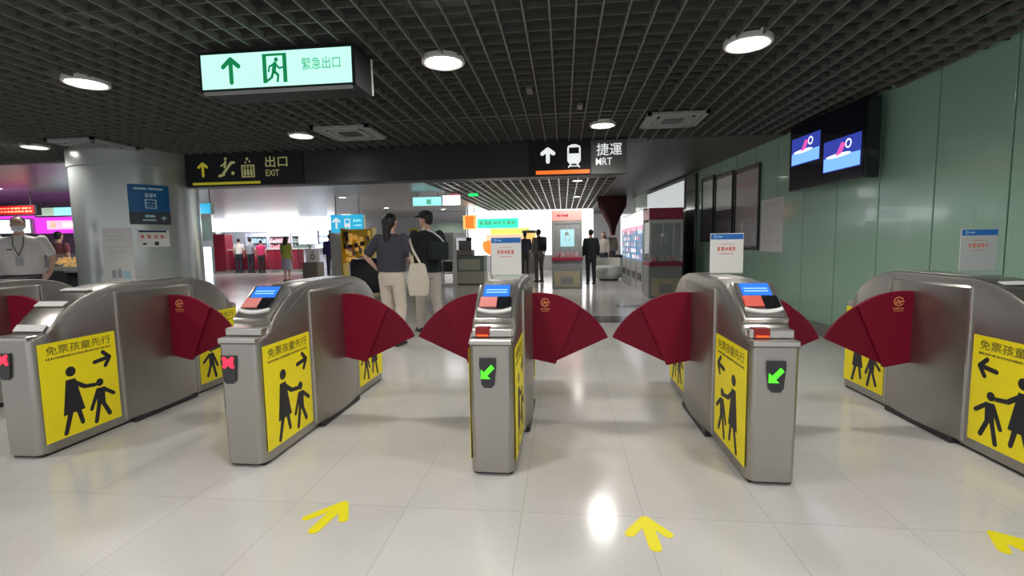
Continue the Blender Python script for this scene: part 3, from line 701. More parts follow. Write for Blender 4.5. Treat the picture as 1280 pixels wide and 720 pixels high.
# row of vending machines along the right of the passage
for k in range(4):
    y0 = 11.5+k*.98
    r = thing('vending_machine', ('vending machine with lit white and blue front, nearest the red-headed claw machine', 'vending machine with lit front, second of the row behind the claw machine',
                                  'vending machine with lit front, third of the row along the passage', 'vending machine with lit front, farthest of the row by the burgundy curtain')[k], 'vending machine', (1.82, y0, 0), 0, 'vending machines along the passage')
    b = new_bm(); box(b, .02, .74, 0, .94, 0, 1.98, bev=.012); obj('cabinet', b, 'pale_metal', r)
    b = new_bm(); box(b, .0, .019, .03, .91, 1.62, 1.95); obj('lit_header', b, 'vend_white', r)
    b = new_bm(); box(b, .004, .019, .03, .91, .75, 1.60); sh = obj('display_window', b, 'vend_blue', r)
    R = random.Random(k)
    for i in range(5):
        for j in range(7):
            if R.random() < .8:
                b = new_bm(); yy = .07+j*.12; zz = .80+i*.155; box(b, -.006, .003, yy, yy+.06, zz, zz+.07); box(b, -.005, .002, yy+.02, yy+.04, zz+.07, zz+.10); obj('sample_bottle', b, ('vend_white', 'vend_pink', 'lightblue')[R.randrange(3)], sh)
    b = new_bm(); box(b, .0, .019, .03, .91, 1.50, 1.61); obj('pink_strip', b, 'vend_pink', r)
    b = new_bm(); box(b, .006, .019, .03, .91, .06, .73); lw = obj('lower_panel', b, 'vend_low', r)
    b = new_bm(); box(b, -.004, .005, .2, .74, .28, .46, bev=.003); obj('delivery_flap', b, 'dark', lw)
# burgundy drape
b = new_bm(); n = 22; rings = []
for z, w, cx in ((2.74, .48, 1.60), (2.40, .46, 1.60), (2.05, .27, 1.60), (1.75, .13, 1.615), (1.50, .07, 1.63), (1.45, .06, 1.63)):
    rings.append([(cx+w*math.cos(2*PI*i/n), 16.3+(.10+.03*math.sin(i*2.2))*math.sin(2*PI*i/n)+.02*math.sin(i*1.7), z) for i in range(n)])
loft(b, rings); tag(obj('gathered_drape', b, 'burgundy', smooth=60), 'dark burgundy drape narrowing downwards, hanging behind the vending machines', 'drape')

# ------------------------------------------------------------------ figures
def limb(b, pts, n=12):
    """tapered chain of joints [(p, r)...] as overlapping closed tubes + balls"""
    for (p, r), (q, s) in zip(pts[:-1], pts[1:]):
        tube(b, [p, q], [r, s], n)
    for p, r in pts: ell(b, p, (r, r, r), 10)
def trunk(b, rings, n=20):
    loft(b, [[(cx+rx*math.cos(2*PI*i/n), cy+ry*math.sin(2*PI*i/n), z) for i in range(n)] for cx, cy, z, rx, ry in rings])
def solid(name, b, m, parent, s, voxel, smooth=3):
    me = bpy.data.meshes.new(name); bmesh.ops.scale(b, vec=(s, s, s), verts=b.verts); b.to_mesh(me); b.free()
    o = bpy.data.objects.new(name, me); COL.objects.link(o)
    md = o.modifiers.new('r', 'REMESH'); md.mode = 'VOXEL'; md.voxel_size = voxel
    ms = o.modifiers.new('s', 'SMOOTH'); ms.iterations = smooth; ms.factor = .5
    ev = o.evaluated_get(bpy.context.evaluated_depsgraph_get()); me2 = bpy.data.meshes.new_from_object(ev)
    bpy.data.objects.remove(o); bpy.data.meshes.remove(me)
    me2.name = name; me2.materials.clear()
    return link(name, me2, m, parent, smooth=180)
V = Vector
def hand(b, w, d, n, side):
    """w wrist, d direction of the fingers, n palm normal, side=+1 thumb on d x n side"""
    w, d, n = V(w), V(d).normalized(), V(n).normalized(); n = (n-d*n.dot(d)).normalized(); x = d.cross(n)*side
    limb(b, [(w, .024), (w+d*.03, .026)], 8)
    for k in range(4): p = w+d*.03+x*(.027-.018*k); limb(b, [(p, .014), (w+d*.085+x*(.031-.0205*k), .0125)], 8)
    for k, ln in enumerate((.066, .074, .069, .055)):
        p0 = w+d*.085+x*(.031-.0205*k); d1 = (d*.9+n*.35+x*(.08-.05*k)).normalized(); d2 = (d*.55+n*.8).normalized()
        p1 = p0+d1*ln*.55; limb(b, [(p0, .0088), (p1, .008), (p1+d2*ln*.5, .0068)], 8)
    t0 = w+d*.025+x*.024; t1 = t0+(d*.6+x*.75+n*.15).normalized()*.038; limb(b, [(t0, .012), (t1, .010), (t1+(d*.85+x*.25+n*.3).normalized()*.032, .008)], 8)
DEF = dict(hip=.088, sh=.175, kL=(-.095, .01, .50), aL=(-.10, -.02, .08), kR=(.095, .01, .50), aR=(.10, -.02, .08), fL=(0, 1), fR=(0, 1),
           eL=(-.235, -.02, 1.13), wL=(-.245, .05, .89), hL=(0, .1, -1), eR=(.235, -.02, 1.13), wR=(.245, .05, .89), hR=(0, .1, -1),
           nL=(1, 0, 0), nR=(-1, 0, 0), lean=0., headrot=0., wide=1.)
def human(name_label, x, y, rz, h=1.70, top='white_cloth', bottom='navy_cloth', skirt=False, pants=True, sleeve=.55, hair='short', voxel=.012, cap=False, mask=False, loose=1., z=0., group=None, shoe='dark', tails=0., **k):
    J = dict(DEF); J.update(k); s = h/1.70; wd = J['wide']
    r = thing('person', name_label, 'person', (x, y, z), rz, group)
    ln = J['lean']; sh = J['sh']*wd
    SL, SR = V((-sh, ln, 1.385)), V((sh, ln, 1.385)); eL, wL, eR, wR = (V(J[q]) for q in ('eL', 'wL', 'eR', 'wR'))
    hL, hR = V((-J['hip'], 0, .90)), V((J['hip'], 0, .90)); kL, aL, kR, aR = (V(J[q]) for q in ('kL', 'aL', 'kR', 'aR'))
    b = new_bm()
    trunk(b, [(0, 0, .80, .13, .09), (0, 0, .90, .165*wd, .11), (0, ln*.2, 1.04, .14*wd, .10), (0, ln*.6, 1.20, .155*wd, .11), (0, ln, 1.32, .175*wd, .105), (0, ln, 1.40, .15*wd, .08), (0, ln, 1.445, .07, .06), (0, ln+.005, 1.50, .05, .054)])
    hc = V((0, ln+.025, 1.595)); hr = Matrix.Rotation(J['headrot'], 4, 'Z')
    limb(b, [((0, ln, 1.42), .056), ((0, ln+.012, 1.53), .05)])
    H = lambda p: hc+(hr @ V(p))
    ell(b, hc+V((0, 0, .02)), (.074, .092, .092), 20, hr); ell(b, H((0, .02, -.045)), (.058, .068, .062), 16, hr)       # skull, jaw
    ell(b, H((0, .088, -.012)), (.011, .017, .020), 8, hr); ell(b, H((0, .078, .03)), (.045, .015, .012), 10, hr)       # nose, brow
    ell(b, H((0, .080, -.056)), (.022, .010, .008), 8, hr); ell(b, H((0, .073, -.092)), (.022, .018, .014), 8, hr)      # lips, chin
    for q in (-1, 1): ell(b, H((q*.074, -.002, -.008)), (.009, .018, .028), 8, hr)                                     # ears
    limb(b, [(SL, .052), (eL, .037), (wL, .025)]); limb(b, [(SR, .052), (eR, .037), (wR, .025)])
    hand(b, wL, J['hL'], J['nL'], -1 if True else 1); hand(b, wR, J['hR'], J['nR'], 1)
    limb(b, [(hL, .085), (kL, .052), (aL, .037)]); limb(b, [(hR, .085), (kR, .052), (aR, .037)])
    for a, f in ((aL, J['fL']), (aR, J['fR'])):
        d = V((f[0], f[1], 0)).normalized(); limb(b, [(a-d*.03+V((0, 0, -.035)), .034), (a+d*.13+V((0, 0, -.052)), .026)], 10)
    solid('body', b, 'skin', r, s, voxel*s)
    # top garment
    q = 1.0*loose; b = new_bm()
    trunk(b, [(0, 0, .86-tails, .175*wd*q, .125*q), (0, ln*.2, 1.0, .168*wd*q, .125*q), (0, ln*.6, 1.18, .170*wd*q, .128*q), (0, ln, 1.32, .19*wd, .122), (0, ln, 1.405, .158*wd, .092), (0, ln, 1.447, .088, .076)])
    for S0, e, w in ((SL, eL, wL), (SR, eR, wR)):
        pts = [(S0, .068)]
        if sleeve <= 1: pts.append((S0.lerp(e, sleeve), .060*q))
        else: pts += [(e, .052), (e.lerp(w, sleeve-1), .042)]
        limb(b, pts)
    solid('shirt', b, top, r, s, voxel*s*1.1)
    b = new_bm()
    if skirt:
        trunk(b, [(0, 0, .45, .22, .19), (0, 0, .70, .20, .16), (0, 0, .96, .155, .115)])
    else:
        trunk(b, [(0, 0, .78, .14*wd, .10), (0, 0, .90, .182*wd, .128), (0, ln*.2, 1.01, .155*wd, .112)])
        g = 1.0*loose
        for hh, kk, aa in ((hL, kL, aL), (hR, kR, aR)): limb(b, [(hh, .098), (kk, .068*g), (aa+V((0, 0, .01)), .058*g)])
    solid('skirt' if skirt else 'trousers', b, bottom, r, s, voxel*s*1.1)
    for a, f in ((aL, J['fL']), (aR, J['fR'])):
        d = V((f[0], f[1], 0)).normalized(); b = new_bm()
        limb(b, [(a-d*.035+V((0, 0, -.040)), .040), (a+d*.06+V((0, 0, -.044)), .040), (a+d*.145+V((0, 0, -.050)), .031)], 10); ell(b, a+V((0, 0, -.01)), (.042, .045, .04), 10)
        box(b, -.04, .04, -.08, .19, -.018, .0, Matrix.Translation((a.x, a.y, a.z-.062)) @ Matrix.Rotation(math.atan2(-f[0], f[1]), 4, 'Z'))
        solid('shoe', b, shoe, r, s, .009)
    # hair
    b = new_bm(); ell(b, hc+V((0, -.010, .040))-(hr @ V((0, .012, 0)))+V((0, .0, 0)), (.081, .092, .082), 16, hr); ell(b, H((0, -.035, -.005)), (.076, .066, .075), 14, hr)
    if hair == 'pony': ell(b, H((0, -.075, .0)), (.088, .06, .095), 14, hr); limb(b, [(H((0, -.085, -.04)), .062), (H((0, -.105, -.12)), .052), (H((.01, -.11, -.20)), .044), (H((.015, -.105, -.29)), .030), (H((.015, -.10, -.37)), .012)])
    if hair == 'long': limb(b, [(H((-.05, -.06, -.03)), .045), (H((-.055, -.075, -.18)), .038)]); limb(b, [(H((.05, -.06, -.03)), .045), (H((.055, -.075, -.18)), .038)]); limb(b, [(H((0, -.08, -.02)), .06), (H((0, -.09, -.20)), .045)])
    solid('hair', b, 'hair', r, s, max(.007, voxel*s*.8))
    # eyes
    for qx in (-1, 1):
        b = new_bm(); ell(b, H((qx*.030, .0835, .008)), (.0125, .006, .0062), 10, hr); bmesh.ops.scale(b, vec=(s, s, s), verts=b.verts); e = obj('eye', b, 'eye_white', r, smooth=180)
        b = new_bm(); ell(b, H((qx*.030, .0885, .008)), (.0052, .003, .0055), 8, hr); bmesh.ops.scale(b, vec=(s, s, s), verts=b.verts); obj('iris', b, 'ink', e, smooth=180)
    if cap:
        b = new_bm(); ell(b, hc+V((0, 0, .062)), (.090, .104, .070), 18, hr); solid('cap', b, 'black_cloth', r, s, .007)
        b = new_bm(); lo = [H((.075*math.cos(PI*i/10), .06+.10*math.sin(PI*i/10), .050-.012*math.sin(PI*i/10))) for i in range(11)]
        vs = [v*s for v in lo]; up = [v+V((0, 0, .007)) for v in vs]; prism_pts = None
        A = [b.verts.new(v) for v in vs]; B = [b.verts.new(v) for v in up]; b.faces.new(A[::-1]); b.faces.new(B)
        for i in range(len(A)): b.faces.new((A[i], A[(i+1) % len(A)], B[(i+1) % len(A)], B[i]))
        bmesh.ops.recalc_face_normals(b, faces=b.faces[:]); obj('cap_brim', b, 'black_cloth', r)
    if mask:
        b = new_bm(); ell(b, H((0, .052, -.052)), (.062, .055, .056), 18, hr); bmesh.ops.scale(b, vec=(s, s, s), verts=b.verts); mo = obj('face_mask', b, 'mask', r, smooth=180)
        for qx in (-1, 1):
            b = new_bm(); tube(b, [H((qx*.055, .06, -.035))*s, H((qx*.080, .0, -.005))*s], .0018, 6); obj('mask_loop', b, 'mask', mo)
            b = new_bm(); limb(b, [(H((qx*.018, .090, .030)), .003), (H((qx*.042, .083, .032)), .003)], 6); bmesh.ops.scale(b, vec=(s, s, s), verts=b.verts); obj('eyebrow', b, 'hair', r)
    return r, s, H

# couple walking away beyond the gates
w_r, ws, _ = human('person with long dark ponytail, charcoal top and cream wide trousers, hand on hip', -2.10, 5.72, -.12, 1.60, 'charcoal_cloth', 'cream_cloth', hair='pony', voxel=.0075, loose=1.12, wide=1.02, sleeve=.75, tails=-.10,
    eL=(-.33, -.06, 1.16), wL=(-.205, .02, .98), hL=(.7, .7, -.2), nL=(0, 0, -1), eR=(.235, .04, 1.14), wR=(.215, .20, .98), hR=(.1, .9, .1), nR=(-.2, 0, 1),
    kL=(-.10, .05, .50), aL=(-.105, .04, .075), kR=(.105, .02, .50), aR=(.115, -.10, .085), headrot=-.1)
m_r, ms, _ = human('person in black cap, black T-shirt and light grey trousers, looking down to the left', -1.86, 6.5, .62, 1.67, 'black_cloth', 'greige_cloth', hair='short', cap=True, voxel=.0075, loose=1.12, wide=1.05, sleeve=.8,
    eL=(-.25, .03, 1.14), wL=(-.20, .26, 1.10), hL=(.3, .9, .1), nL=(0, 0, 1), eR=(.25, -.02, 1.12), wR=(.20, .22, 1.02), hR=(.0, .95, .2), nR=(-.3, 0, .9),
    kL=(-.09, .10, .50), aL=(-.09, .13, .08), kR=(.09, -.03, .50), aR=(.10, -.14, .09), headrot=.85, lean=.02)
# shoulder bag worn by the person in the cap
t = thing('shoulder_bag', 'small black bag with white strap on the back of the person in the cap', 'bag', (-1.70, 6.385, 1.02), .75)
b = new_bm(); box(b, -.14, .14, -.09, .0, 0, .24, bev=.03); obj('pouch', b, 'black_cloth', t, smooth=50)
b = new_bm(); tube(b, [(.10, -.04, .22), (.02, -.05, .30), (-.07, -.04, .37), (-.12, .03, .40)], .012, 8); obj('strap', b, 'white', t)
t = thing('smartphone', 'dark phone held by the person in the black cap', 'phone', (-2.16, 6.60, 1.08), .75)
b = new_bm(); box(b, -.036, .036, -.004, .004, 0, .15, bev=.003); obj('case', b, 'dark', t)
b = new_bm(); box(b, -.033, .033, -.0055, -.0045, .005, .145); obj('screen', b, 'black_gloss', t)
# tote bag on the first person's right shoulder
t = thing('tote_bag', 'cream canvas tote bag hanging at the side of the person with the ponytail', 'bag', (-1.77, 5.70, .60), -.15)
b = new_bm(); n = 8
loft(b, [[(-.10, -.045, 0), (.12, -.045, 0), (.12, .045, 0), (-.10, .045, 0)], [(-.12, -.05, .18), (.14, -.05, .18), (.14, .05, .18), (-.12, .05, .18)], [(-.095, -.018, .40), (.10, -.018, .40), (.10, .018, .40), (-.095, .018, .40)]])
bmesh.ops.bevel(b, geom=b.edges[:], offset=.012, segments=2, affect='EDGES'); obj('bag', b, 'canvas', t, smooth=60)
for yy in (-.03, .03):
    b = new_bm(); tube(b, [(-.06, yy*.5, .38), (-.085, yy, .55), (-.095, yy*.8, .70), (-.05, yy*.5, .56), (.05, yy*.5, .38)], .009, 8); obj('handle', b, 'canvas', t)

# staff member at the far left
f_r, fs, FH = human('staff member in white short-sleeved shirt, white face mask and lanyard, facing the gates', -7.62, 6.05, PI+.72, 1.70, 'white_cloth', 'navy_cloth', hair='short', mask=True, voxel=.0075, wide=1.28, loose=1.08, sleeve=.72,
    eL=(-.33, .0, 1.13), wL=(-.30, .10, .92), hL=(.2, .6, -.5), nL=(.6, 0, 0), eR=(.33, .02, 1.13), wR=(.28, .17, .95), hR=(-.2, .7, -.4), nR=(-.6, 0, -.2))
b = new_bm(); tube(b, [(-.06*fs, .085, 1.44*fs), (-.05*fs, .135, 1.30*fs), (0, .150, 1.16*fs)], .005, 6); tube(b, [(.06*fs, .085, 1.44*fs), (.05*fs, .135, 1.30*fs), (0, .150, 1.16*fs)], .005, 6); obj('lanyard', b, 'lanyard', f_r)
b = new_bm(); box(b, -.035, .035, .146, .152, 1.02, 1.15, bev=.002); obj('badge', b, 'greytext', f_r)
b = new_bm(); box(b, .06, .12, .134, .139, 1.24, 1.255); obj('name_tag', b, 'ink', f_r)
b = new_bm(); box(b, -.21, .21, -.142, .142, .865, .895, bev=.01); obj('belt', b, 'dark', f_r)

# other people
SIT = dict()
human('person in dusty maroon shirt behind the food counter, back to camera', -11.6, 10.0, .1, 1.66, 'maroon_cloth', 'navy_cloth', voxel=.016)
human('person in red top with dark hair bending over the food display by the column', -10.75, 10.3, .9, 1.60, 'red_cloth', 'navy_cloth', voxel=.016, lean=.12, hair='long')
human('person in white shirt leaning at the red shop counter, leftmost there', -16.05, 22.4, .1, 1.70, 'white_cloth', 'navy_cloth', voxel=.02, lean=.08)
human('person in blue-grey shirt at the red counter, between white and pink shirts', -15.35, 22.3, -.1, 1.72, 'grey_cloth', 'navy_cloth', voxel=.02)
human('person in bright pink top and black trousers at the red counter', -14.72, 22.2, .1, 1.60, 'pink_cloth', 'dark', voxel=.02)
human('person in olive-yellow top and grey skirt walking away, dark hair', -9.85, 16.3, -.15, 1.60, 'olive_cloth', 'grey_cloth', skirt=True, voxel=.018, hair='long')
human('person in deep purple clothes standing near the blue train sign', -9.0, 17.9, .4, 1.70, 'purple_cloth', 'navy_cloth', voxel=.018, sleeve=1.8)
human('person with black backpack and grey clothes walking left of the claw machine', -.78, 15.3, .6, 1.66, 'toy_grey', 'brownbox', voxel=.018, sleeve=1.6)
human('person all in black standing just right of the claw machine', .80, 14.4, .2, 1.60, 'black_cloth', 'dark', voxel=.018, sleeve=1.9, hair='short')
human('person in beige jacket waiting by the round pale tub chair', 1.42, 17.6, 2.6, 1.58, 'greige_cloth', 'navy_cloth', voxel=.02, sleeve=1.8, hair='long')
human('person in dark brown top further back by the burgundy drape', 1.85, 19.2, 2.9, 1.66, 'brownbox', 'navy_cloth', voxel=.02, sleeve=1.8)
human('person in black seen behind the white notice, by the orange lit shop', -1.5, 18.9, .2, 1.66, 'navy_cloth', 'dark', voxel=.02, sleeve=1.6)
t = thing('backpack', 'black backpack worn by the person left of the claw machine', 'bag', (-.70, 15.12, .98), .6)
b = new_bm(); box(b, -.15, .15, -.14, .02, 0, .45, bev=.05); obj('pack', b, 'dark', t, smooth=60)
b = new_bm(); box(b, -.10, .10, -.18, -.13, .05, .22, bev=.02); obj('front_pocket', b, 'black_cloth', t)

# tub chair
t = thing('tub_chair', 'round pale tub chair on the floor beside the vending machines', 'chair', (1.45, 15.9, 0))
b = new_bm(); lathe(b, [(.30, .04), (.42, .10), (.47, .25), (.44, .42), (.36, .47), (.02, .48)], 28); obj('seat', b, 'pouf', t, smooth=60)
b = new_bm(); n = 16
loft(b, [[(.36*math.cos(a), .36*math.sin(a), .40), (.47*math.cos(a), .47*math.sin(a), .40), (.45*math.cos(a), .45*math.sin(a), .72), (.38*math.cos(a), .38*math.sin(a), .72)] for a in [PI*.05+PI*.9*i/n for i in range(n+1)]]); obj('backrest', b, 'pouf', t, smooth=60)
b = new_bm(); lathe(b, [(.30, 0), (.30, .045)], 20); obj('base', b, 'dark', t)
t = thing('stroller', 'dark folded stroller-like luggage beside the tub chair', 'luggage', (1.75, 16.6, 0))
b = new_bm(); box(b, -.25, .25, -.15, .15, .12, .8, bev=.05); obj('case', b, 'suitcase', t, smooth=50)
b = new_bm(); tube(b, [(-.15, 0, .78), (-.15, 0, 1.05), (.15, 0, 1.05), (.15, 0, .78)], .012); obj('handle', b, 'steel_dark', t)
for sx in (-1, 1):
    b = new_bm(); cyl(b, (0, 0), .06, -.015, .015, 14, mtx=Matrix.Translation((sx*.2, 0, .06)) @ Matrix.Rotation(PI/2, 4, 'Y')); obj('wheel', b, 'dark', t)
    b = new_bm(); tube(b, [(sx*.2, 0, .06), (sx*.2, 0, .2)], .012); obj('wheel_fork', b, 'steel_dark', t)

# ------------------------------------------------------------------ posters on the column
def col_patch(name, a0, a1, z0, z1, m, parent, r0=.861, th=.004, cx=-7.1, cy=7.5):
    b = new_bm(); n = 10; rings = []
    for i in range(n+1):
        a = math.radians(a0+(a1-a0)*i/n); c_, s_ = math.cos(a), math.sin(a)
        rings.append([(cx+r*c_, cy+r*s_, z) for r, z in ((r0, z0), (r0+th, z0), (r0+th, z1), (r0, z1))])
    loft(b, rings)
    if parent: bmesh.ops.translate(b, vec=-V(parent['_o']), verts=b.verts)
    return b
def col_thing(name, label, a0, a1, z0, z1, m, prints):
    am = math.radians((a0+a1)/2); o = V((-7.1+.861*math.cos(am), 7.5+.861*math.sin(am), z0))
    t = thing(name, label, 'poster', o)
    def P(nm, q0, q1, y0, y1, mm, lift, par):
        b = col_patch(nm, q0, q1, y0, y1, mm, None, .861+lift, .0015); bmesh.ops.translate(b, vec=-o, verts=b.verts); return obj(nm, b, mm, par)
    s = P('sheet', a0, a1, z0, z1, m, 0, t)
    for nm, q, mm in prints:
        for i, (q0, q1, y0, y1) in enumerate(q): P(nm, a0+(a1-a0)*q0, a0+(a1-a0)*q1, z0+(z1-z0)*y0, z0+(z1-z0)*y1, mm, .002 if nm in ('grey_footer', 'banner') else .004, s)
col_thing('column_sign', 'blue and dark grey sign with white face icon on the round column', -55.5, -20, 1.61, 2.225, 'poster_blue',
    [('grey_footer', [(0, 1, 0, .31)], 'poster_grey'),
     ('lettering', [(.14, .44, .87, .92), (.48, .84, .87, .92), (.40, .47, .68, .78), (.50, .58, .68, .78), (.60, .66, .70, .78), (.36, .60, .18, .24), (.3, .62, .09, .13)], 'lightblue'),
     ('face_icon', [(.38, .66, .61, .635), (.38, .66, .40, .425), (.38, .42, .40, .63), (.62, .66, .40, .63), (.46, .49, .52, .56), (.55, .58, .52, .56), (.46, .58, .46, .475)], 'lightblue'),
     ('arrow', [(.80, .83, .10, .23), (.74, .89, .15, .18)], 'lightblue')])
col_thing('column_notice', 'small white notice with purple strip below the blue sign on the column', -50.5, -22.5, 1.262, 1.525, 'paper',
    [('banner', [(.05, .9, .86, .97)], 'purple_cloth'), ('small_icons', [(.1, .2, .5, .7), (.3, .4, .5, .7), (.5, .6, .5, .7), (.7, .8, .5, .7)], 'redtext'), ('marks', [(.15, .25, .12, .24), (.5, .63, .08, .3)], 'ink')])
col_thing('column_poster', 'tall white poster with small blue-grey drawing at its foot, left on the column', -81, -54.8, .69, 1.55, 'paper',
    [('print_lines', [(.15, .8, .86, .865), (.2, .7, .80, .805), (.15, .8, .60, .605), (.2, .75, .55, .555), (.2, .75, .47, .473)], 'greytext'),
     ('divider', [(.0, 1, .66, .664)], 'greytext'), ('drawing', [(.25, .40, .12, .26), (.45, .58, .12, .28)], 'greytext'), ('blue_shape', [(.62, .88, .10, .24)], 'lightblue')])

# ------------------------------------------------------------------ food shop at the left
t = thing('shop_fascia', 'bright magenta shop fascia with pastel panels above the food counter', 'shop sign', (-14.1, 12.0, 1.72))
b = new_bm(); box(b, -3.5, 1.9, 0, .25, 0, .55, bev=.01); obj('fascia_box', b, 'magenta', t)
b = new_bm(); box(b, -.1, 1.75, -.012, .0, .10, .34); pf = obj('name_panel', b, 'pinkglow', t)
b = new_bm(); polys(b, [rect(-1.2+1.6, 1.3, .17, .27)], frame((0, -.0125, 0), (1, 0, 0), (0, 0, 1))); obj('pale_bar', b, 'glow', pf)
b = new_bm(); polys(b, [disc((.10, .22), .09)], frame((0, -.0125, 0), (1, 0, 0), (0, 0, 1))); obj('round_logo', b, 'peach', pf)
for x in (-3.4, 1.75): b = new_bm(); box(b, x, x+.12, .05, .2, -1.72, -.001); obj('post', b, 'dark', t)
t = thing('menu_screen', 'pastel green and cyan menu screen on top of the magenta fascia', 'screen', (-13.35, 11.7, 2.17))
b = new_bm(); box(b, -.85, .95, 0, .12, -.03, .24, bev=.008); obj('casing', b, 'dark', t)
for a, c, mm in ((-.80, -.25, 'food_pale'), (-.25, .35, 'cyanpale'), (.35, .92, 'glow_cool')):
    b = new_bm(); box(b, a, c, -.008, -.001, 0, .215); obj('picture', b, mm, t)
for x in (-.7, .8):
    b = new_bm(); cyl(b, (x, .06), .015, .23, ZC-2.17+.05, 8); obj('hanger_rod', b, 'steel_dark', t)
t = thing('led_display', 'red scrolling LED display hanging at the far left edge', 'display', (-13.9, 11.0, 2.16))
b = new_bm(); box(b, -.75, .62, 0, .12, -.02, .25, bev=.008); obj('casing', b, 'dark', t)
b = new_bm(); box(b, -.70, .55, -.008, -.001, .01, .225); lb = obj('led_panel', b, 'ledboard', t)
m_ = frame((0, -.0085, 0), (1, 0, 0), (0, 0, 1)); R = random.Random(3); b = new_bm()
for v in (.08, .16): scribble(b, m_, -.62, .5, v, .045, 11, R)
obj('led_text', b, 'ledtext', lb)
for x in (-.5, .4):
    b = new_bm(); cyl(b, (x, .06), .015, .24, ZC-2.16+.05, 8); obj('hanger_rod', b, 'steel_dark', t)
b = new_bm(); box(b, -18.5, -12.75, 14.6, 14.8, 0, ZC); struct('wall_left', b, 'shop_back')
t = thing('wall_screen', 'white lit menu panel behind the staff member at the left edge', 'screen', (-14.9, 11.8, 1.7))
b = new_bm(); box(b, -.9, .45, 0, .1, 0, .42, bev=.01); obj('casing', b, 'pale_metal', t)
b = new_bm(); box(b, -.86, .41, -.008, -.001, .03, .39); obj('lit_face', b, 'glow_cool', t)
b = new_bm(); cyl(b, (-.2, .05), .03, -1.7, 0.0, 10); obj('pole', b, 'steel_dark', t)
t = thing('serving_counter', 'dark food serving counter with pale top beside the column', 'counter', (-10.6, 9.5, 0))
b = new_bm(); box(b, -1.4, 1.0, -.3, .3, 0, .80, bev=.01); obj('cabinet', b, 'dark', t)
b = new_bm(); box(b, -1.45, 1.05, -.34, .34, .80, .84, bev=.006); obj('worktop', b, 'pale_metal', t)
b = new_bm(); box(b, -.7, .55, -.30, -.29, .84, 1.15); box(b, -.7, .55, -.3, .1, 1.15, 1.158); obj('sneeze_guard', b, 'glass', t)
for k, (x, mm, lab) in enumerate(((-.42, 'food_yellow', 'tray heaped with yellow pastries, left on the serving counter'), (0.0, 'food_yellow', 'tray heaped with yellow pastries, middle of the serving counter'), (.42, 'food_pale', 'tray of pale glowing desserts, right on the serving counter'))):
    q = thing('food_tray', lab, 'food tray', (-10.6+x, 9.5, .842), 0, 'food trays on the serving counter')
    b = new_bm(); box(b, -.19, .19, -.25, .25, 0, .03, bev=.006); obj('tray', b, 'pale_metal', q)
    b = new_bm(); R = random.Random(k)
    for i in range(26): ell(b, ((R.random()-.5)*.30, (R.random()-.5)*.40, .05+R.random()*(.17 if k < 2 else .05)), (.045, .035, .028), 8)
    o = obj('food', b, mm, q, smooth=180); o['kind'] = 'stuff'
t = thing('black_cabinet', 'black rounded cabinet standing behind the left gates before the column', 'cabinet', (-9.0, 8.6, 0))
b = new_bm(); box(b, -.6, .25, -.25, .3, .05, .80, bev=.03); obj('cabinet', b, 'black_gloss', t, smooth=40)
b = new_bm(); box(b, -.62, .27, -.27, .32, .80, .84, bev=.01); obj('top', b, 'counter_grey', t)
b = new_bm(); box(b, -.55, .2, -.2, .25, 0, .05); obj('plinth', b, 'dark', t)

# posts behind the column
for x, mm, lab in ((-9.05, 'post_grey', 'darker grey upright post right behind the round column'), (-8.83, 'pale_metal', 'pale grey upright post next to the one behind the column')):
    t = thing('post', lab, 'post', (x, 11.0 if x < -9 else 10.6, 0)); b = new_bm(); box(b, -.10, .10, -.10, .10, .02, 2.02, bev=.01); obj('shaft', b, mm, t)
    b = new_bm(); box(b, -.11, .11, -.11, .11, 2.02, 2.05, bev=.005); obj('cap', b, 'steel_dark', t); b = new_bm(); box(b, -.13, .13, -.13, .13, 0, .02); obj('foot', b, 'steel_dark', t)
def lit_sign(label, x, y, z, w, h, m, rods=True, name='hanging_sign'):
    t = thing(name, label, 'sign', (x, y, z)); b = new_bm(); box(b, -w/2, w/2, 0, .12, 0, h, bev=.008); obj('housing', b, 'pale_metal', t)
    b = new_bm(); box(b, -w/2+.01, w/2-.01, -.008, -.001, .01, h-.01); f = obj('lit_face', b, m, t)
    if rods:
        for q in (-w*.35, w*.35):
            b = new_bm(); cyl(b, (q, .06), .012, h, ZC-z+.02, 8); obj('hanger_rod', b, 'steel_dark', t)
    return t, f
lit_sign('small bright blue sign just right of the column below the beam', -8.9, 11.2, 2.08, .46, .27, 'cyansign')
t, f = lit_sign('light blue hanging sign with white arrow and train icon', -6.47, 14.0, 1.63, 1.04, .55, 'cyansign')
T = frame((0, -.0085, 0), (1, 0, 0), (0, 0, 1))
b = new_bm(); polys(b, arrow_poly((-.33, .29), .34, .12, .03, PI/2), T); obj('arrow', b, 'sign_white', f)
b = new_bm(); polys(b, [rect(-.08, .10, .17, .28), rect(-.08, -.05, .28, .39), rect(.07, .10, .28, .39), rect(-.07, .09, .39, .42), seg((-.04, .15), (-.08, .09), .012), seg((.06, .15), (.10, .09), .012)], T); obj('train_icon', b, 'sign_white', f)
b = new_bm(); R = random.Random(7); scribble(b, T, .2, .46, .36, .09, 3, R); scribble(b, T, .2, .46, .22, .05, 5, R); obj('lettering', b, 'cyanpale', f)
t, f = lit_sign('small distant green-white exit sign hanging beyond the couple', -3.98, 14.0, 2.37, .88, .27, 'cyanpale', name='exit_sign')
T = frame((0, -.0085, 0), (1, 0, 0), (0, 0, 1))
b = new_bm(); polys(b, [rect(-.02, .12, .05, .19)], T); obj('pictogram', b, 'exit_pale', f)
lit_sign('small white lit panel joined to the distant exit sign', -3.24, 13.95, 2.37, .53, .29, 'glow')

